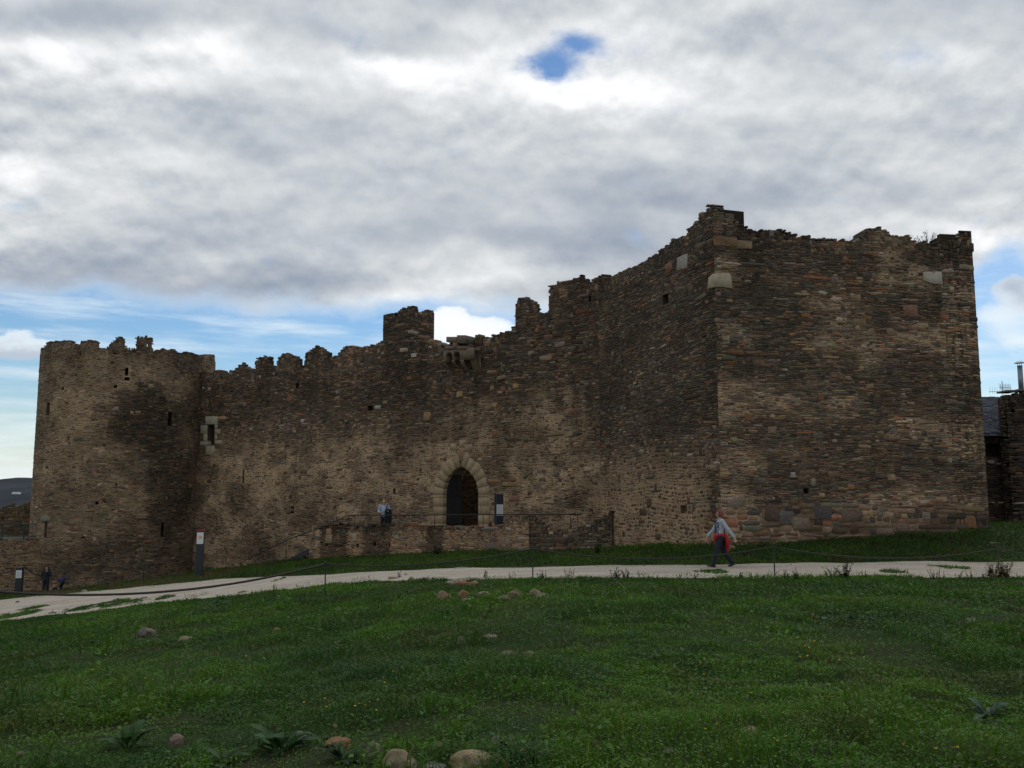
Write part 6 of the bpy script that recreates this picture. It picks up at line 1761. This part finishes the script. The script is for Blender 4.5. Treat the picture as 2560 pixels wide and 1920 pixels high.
nW = noise(nrm.outputs[0], 3.2, 6, .6, (5, 2, 1), (1, 1, 1.8)); nW2 = noise(nrm.outputs[0], 3.4, 6, .6, (9, 4, 7), (1, 1, 1.8)); nF = noise(nrm.outputs[0], 14, 6, .62, (2, 2, 2), (1, 1, 1.6))
U = m('ADD', U0, m('MULTIPLY', m('SUBTRACT', nW, .5), .17)); V = m('ADD', V0, m('MULTIPLY', m('SUBTRACT', nW2, .5), .10))
U = m('ADD', U, m('MULTIPLY', m('SUBTRACT', nF, .5), .05)); V = m('ADD', V, m('MULTIPLY', m('SUBTRACT', nC, .5), .035))
def uv(px, py):
    x, y, z = pdir(px, py); return float(x / y), float(z / y)
def blob(px, py, rx, ry, amp=1.0, hard=0.0):
    u0, v0 = uv(px, py); u1, _ = uv(px + rx, py); _, v1 = uv(px, py - ry)
    a = m('DIVIDE', m('SUBTRACT', U, u0), u1 - u0); b = m('DIVIDE', m('SUBTRACT', V, v0), v1 - v0)
    q = m('ADD', m('MULTIPLY', a, a), m('MULTIPLY', b, b))
    return m('MULTIPLY', m('EXPONENT', m('MULTIPLY', q, -1.0)), amp)
def total(bl):
    r = bl[0]
    for x in bl[1:]: r = m('ADD', r, x)
    return m('MULTIPLY', r, front)
bright = total([blob(890, 160, 80, 34, .24), blob(990, 195, 120, 50, .30), blob(1370, 235, 110, 38, .30), blob(1550, 230, 130, 58, .30), blob(1000, 120, 140, 24, -.10), blob(1180, 150, 90, 50, .12), blob(1200, 210, 330, 120, .25), blob(480, 110, 200, 70, .34), blob(80, 140, 130, 70, .30), blob(230, 200, 260, 70, .12), blob(0, 420, 90, 90, .28), blob(250, 350, 260, 130, .10),
                blob(2300, 150, 420, 220, .16), blob(1750, 90, 300, 120, .14), blob(1230, 660, 330, 70, .18), blob(1120, 745, 260, 45, .25), blob(1330, 560, 170, 60, .12), blob(2140, 330, 500, 110, .06), blob(2440, 590, 110, 60, .30), blob(1700, 420, 260, 70, .08),
                blob(380, 695, 560, 36, -.25), blob(80, 650, 260, 50, -.10), blob(1080, 560, 260, 50, -.10), blob(700, 560, 330, 60, -.06), blob(230, 60, 260, 60, -.16), blob(870, 80, 160, 40, -.16), blob(1400, 620, 240, 40, -.12), blob(1600, 560, 260, 60, -.06), blob(1560, 330, 420, 50, -.05), blob(2050, 470, 420, 60, -.12), blob(2480, 420, 160, 70, -.06), blob(640, 330, 200, 70, -.04)])
def relief(scale, off, d, detail=7, rough=.55):
    """billow shading: cloud density here minus the density a little higher up"""
    return m('SUBTRACT', noise(P_, scale, detail, rough, off), noise(P_, scale, detail, rough, tuple(o * 1.0 for o in off), (1 - d, 1 - d, 1)))
r1 = relief(1.9, (0, 0, 3.1), .07, 5, .45); r2 = relief(4.4, (0, 0, 7.7), .036, 5, .47); r3 = relief(10.0, (0, 0, 1.9), .017, 6, .52)
bill = m('ADD', m('MULTIPLY', r1, 1.0), m('ADD', m('MULTIPLY', r2, .68), m('MULTIPLY', r3, m('ADD', .25, m('MULTIPLY', sstep(nA, .35, .65), .6)))))
shade = m('ADD', .525, m('ADD', m('MULTIPLY', m('SUBTRACT', nA, .5), .34), m('ADD', m('MULTIPLY', m('SUBTRACT', nB, .5), .30), m('MULTIPLY', m('SUBTRACT', nC, .5), .10))))
shade = m('ADD', shade, bill)
shade = m('ADD', shade, m('MULTIPLY', bright, m('ADD', .26, m('ADD', m('MULTIPLY', nC2, .8), m('MULTIPLY', bill, 2.2)))))
ramp = N('ShaderNodeValToRGB'); cr = ramp.color_ramp
cr.elements[0].position = 0.08; cr.elements[0].color = (.175, .21, .30, 1)
cr.elements[1].position = 1.0; cr.elements[1].color = (1.0, 1.0, 1.0, 1)
for p, c in ((.28, (.285, .335, .42)), (.45, (.425, .465, .52)), (.62, (.605, .635, .66)), (.82, (.83, .845, .86))):
    e = cr.elements.new(p); e.color = (*c, 1)
nt.links.new(shade, ramp.inputs['Fac'])
# where the clouds are
edge = m('ADD', V, m('MULTIPLY', m('SUBTRACT', nB, .5), .05))
vedge = m('ADD', .205, total([blob(250, 735, 500, 300, .024), blob(2520, 600, 130, 300, .06), blob(1500, 740, 500, 300, -.02)]))
deck = sstep(m('SUBTRACT', edge, vedge), -.012, .03)
deckb = sstep(m('ADD', dz, m('MULTIPLY', m('SUBTRACT', nB, .5), .12)), .05, .14)      # the sky behind the viewer
inv = m('SUBTRACT', 1.0, front)
cover = m('ADD', m('MULTIPLY', deck, front), m('MULTIPLY', deckb, inv))
holes_ = total([blob(1360, 162, 92, 42, 1.5), blob(1460, 104, 80, 36, 1.35), blob(305, 92, 30, 24, .6)])
hole = sstep(m('ADD', holes_, m('ADD', m('MULTIPLY', m('SUBTRACT', nC, .5), 1.9), m('MULTIPLY', m('SUBTRACT', nF, .5), 1.4))), .15, 1.45)
low = total([blob(40, 845, 150, 36, 1.0), blob(1170, 830, 150, 42, 1.25), blob(1010, 860, 300, 40, .35), blob(2545, 725, 60, 44, 1.0), blob(2480, 790, 110, 60, .75), blob(2530, 880, 120, 50, .7)])
lowm = sstep(m('ADD', low, m('MULTIPLY', m('SUBTRACT', nB, .5), .5)), .35, .85)
st = noise(nrm.outputs[0], 5, 7, .6, (4, 8, 3), (1, 1, 9))
haze_w = m('SUBTRACT', 1.0, sstep(V0, .0, .20))
cir = m('MULTIPLY', sstep(m('ADD', st, m('MULTIPLY', haze_w, .22)), .46, .80), .80)
cover = m('MULTIPLY', cover, m('SUBTRACT', 1.0, hole))
cover = m('MAXIMUM', cover, m('MAXIMUM', m('MULTIPLY', lowm, .92), cir))
sky = N('ShaderNodeTexSky'); sky.sky_type = 'NISHITA'; sky.sun_disc = False
sky.sun_elevation = SUN_EL; sky.sun_rotation = SUN_AZ; sky.air_density = 1.0; sky.dust_density = .6; sky.ozone_density = 1.5
bg1 = N('ShaderNodeBackground'); bg1.inputs['Strength'].default_value = .10
hs = N('ShaderNodeHueSaturation'); hs.inputs['Saturation'].default_value = 1.35
sock(m('SUBTRACT', 1.05, m('MULTIPLY', sstep(V0, .25, .5), .12)), hs.inputs['Value'])
nt.links.new(sky.outputs[0], hs.inputs['Color']); nt.links.new(hs.outputs[0], bg1.inputs['Color'])
bg2 = N('ShaderNodeBackground'); bg2.inputs['Strength'].default_value = 1.0
# thin cirrus and the low clouds are white, the deck takes the ramp
lowcol = N('ShaderNodeMixRGB'); lowcol.inputs['Color1'].default_value = (.80, .88, .93, 1)
nt.links.new(m('MULTIPLY', deck, front), lowcol.inputs['Fac']); nt.links.new(ramp.outputs['Color'], lowcol.inputs['Color2'])
lc2 = N('ShaderNodeMixRGB'); lc2.inputs['Color2'].default_value = (1, 1, 1, 1)
bl_w = m('MULTIPLY', total([blob(1170, 830, 170, 55, 1.0)]), m('SUBTRACT', 1.0, deck)); nt.links.new(bl_w, lc2.inputs['Fac']); nt.links.new(lowcol.outputs[0], lc2.inputs['Color1'])
lc3 = N('ShaderNodeMixRGB'); lc3.inputs['Color2'].default_value = (.42, .46, .55, 1)
gr_w = m('MULTIPLY', total([blob(40, 862, 170, 24, .8), blob(2545, 725, 60, 42, .9)]), m('SUBTRACT', 1.0, deck), clamp=True); nt.links.new(gr_w, lc3.inputs['Fac']); nt.links.new(lc2.outputs[0], lc3.inputs['Color1'])
rb = N('ShaderNodeMixRGB'); nt.links.new(front, rb.inputs['Fac']); nt.links.new(ramp.outputs['Color'], rb.inputs['Color1']); nt.links.new(lc3.outputs[0], rb.inputs['Color2'])
nt.links.new(rb.outputs[0], bg2.inputs['Color'])
mx = N('ShaderNodeMixShader'); nt.links.new(cover, mx.inputs['Fac']); nt.links.new(bg1.outputs[0], mx.inputs[1]); nt.links.new(bg2.outputs[0], mx.inputs[2])
wo = N('ShaderNodeOutputWorld'); nt.links.new(mx.outputs[0], wo.inputs['Surface'])
world.cycles.sampling_method = 'MANUAL'; world.cycles.sample_map_resolution = 1024

# thin air over the valley: far things fade to blue
hz, hnt, hout = newmat('thin_haze')
pv = hnt.nodes.new('ShaderNodeVolumePrincipled'); pv.inputs['Color'].default_value = (.70, .80, .95, 1); pv.inputs['Density'].default_value = .000014; pv.inputs['Anisotropy'].default_value = .1
L(hnt, pv.outputs[0], hout.inputs['Volume'])
hb = MB().box((-500, 1600, -28), (9600, 3600, 90)).build('haze', hz); tag(hb, kind='stuff')

sun = bpy.data.lights.new('sun', 'SUN'); sun.energy = .6; sun.angle = math.radians(20); sun.color = (1, .96, .9)
so = bpy.data.objects.new('sun', sun); COL.objects.link(so)
sd = Vector((math.sin(SUN_AZ) * math.cos(SUN_EL), math.cos(SUN_AZ) * math.cos(SUN_EL), math.sin(SUN_EL)))
so.rotation_euler = (-sd).to_track_quat('-Z', 'Y').to_euler(); so.location = sd * 60

cam = bpy.data.cameras.new('camera'); cam.sensor_width = 36.0; cam.lens = F / 2560 * 36.0; cam.clip_start = .1; cam.clip_end = 20000
co = bpy.data.objects.new('camera', cam); COL.objects.link(co)
co.location = (0, 0, 0); co.rotation_euler = (math.pi / 2 + PITCH, 0, 0)
scene.camera = co
vs = scene.view_settings
scene.display_settings.display_device = 'sRGB'
vs.view_transform = 'Standard'; vs.look = 'None'; vs.exposure = 0.1; vs.gamma = 1.0; vs.use_curve_mapping = False
scene.cycles.max_bounces = 6; scene.cycles.diffuse_bounces = 3; scene.cycles.glossy_bounces = 2; scene.cycles.transmission_bounces = 3
scene.cycles.use_denoising = True
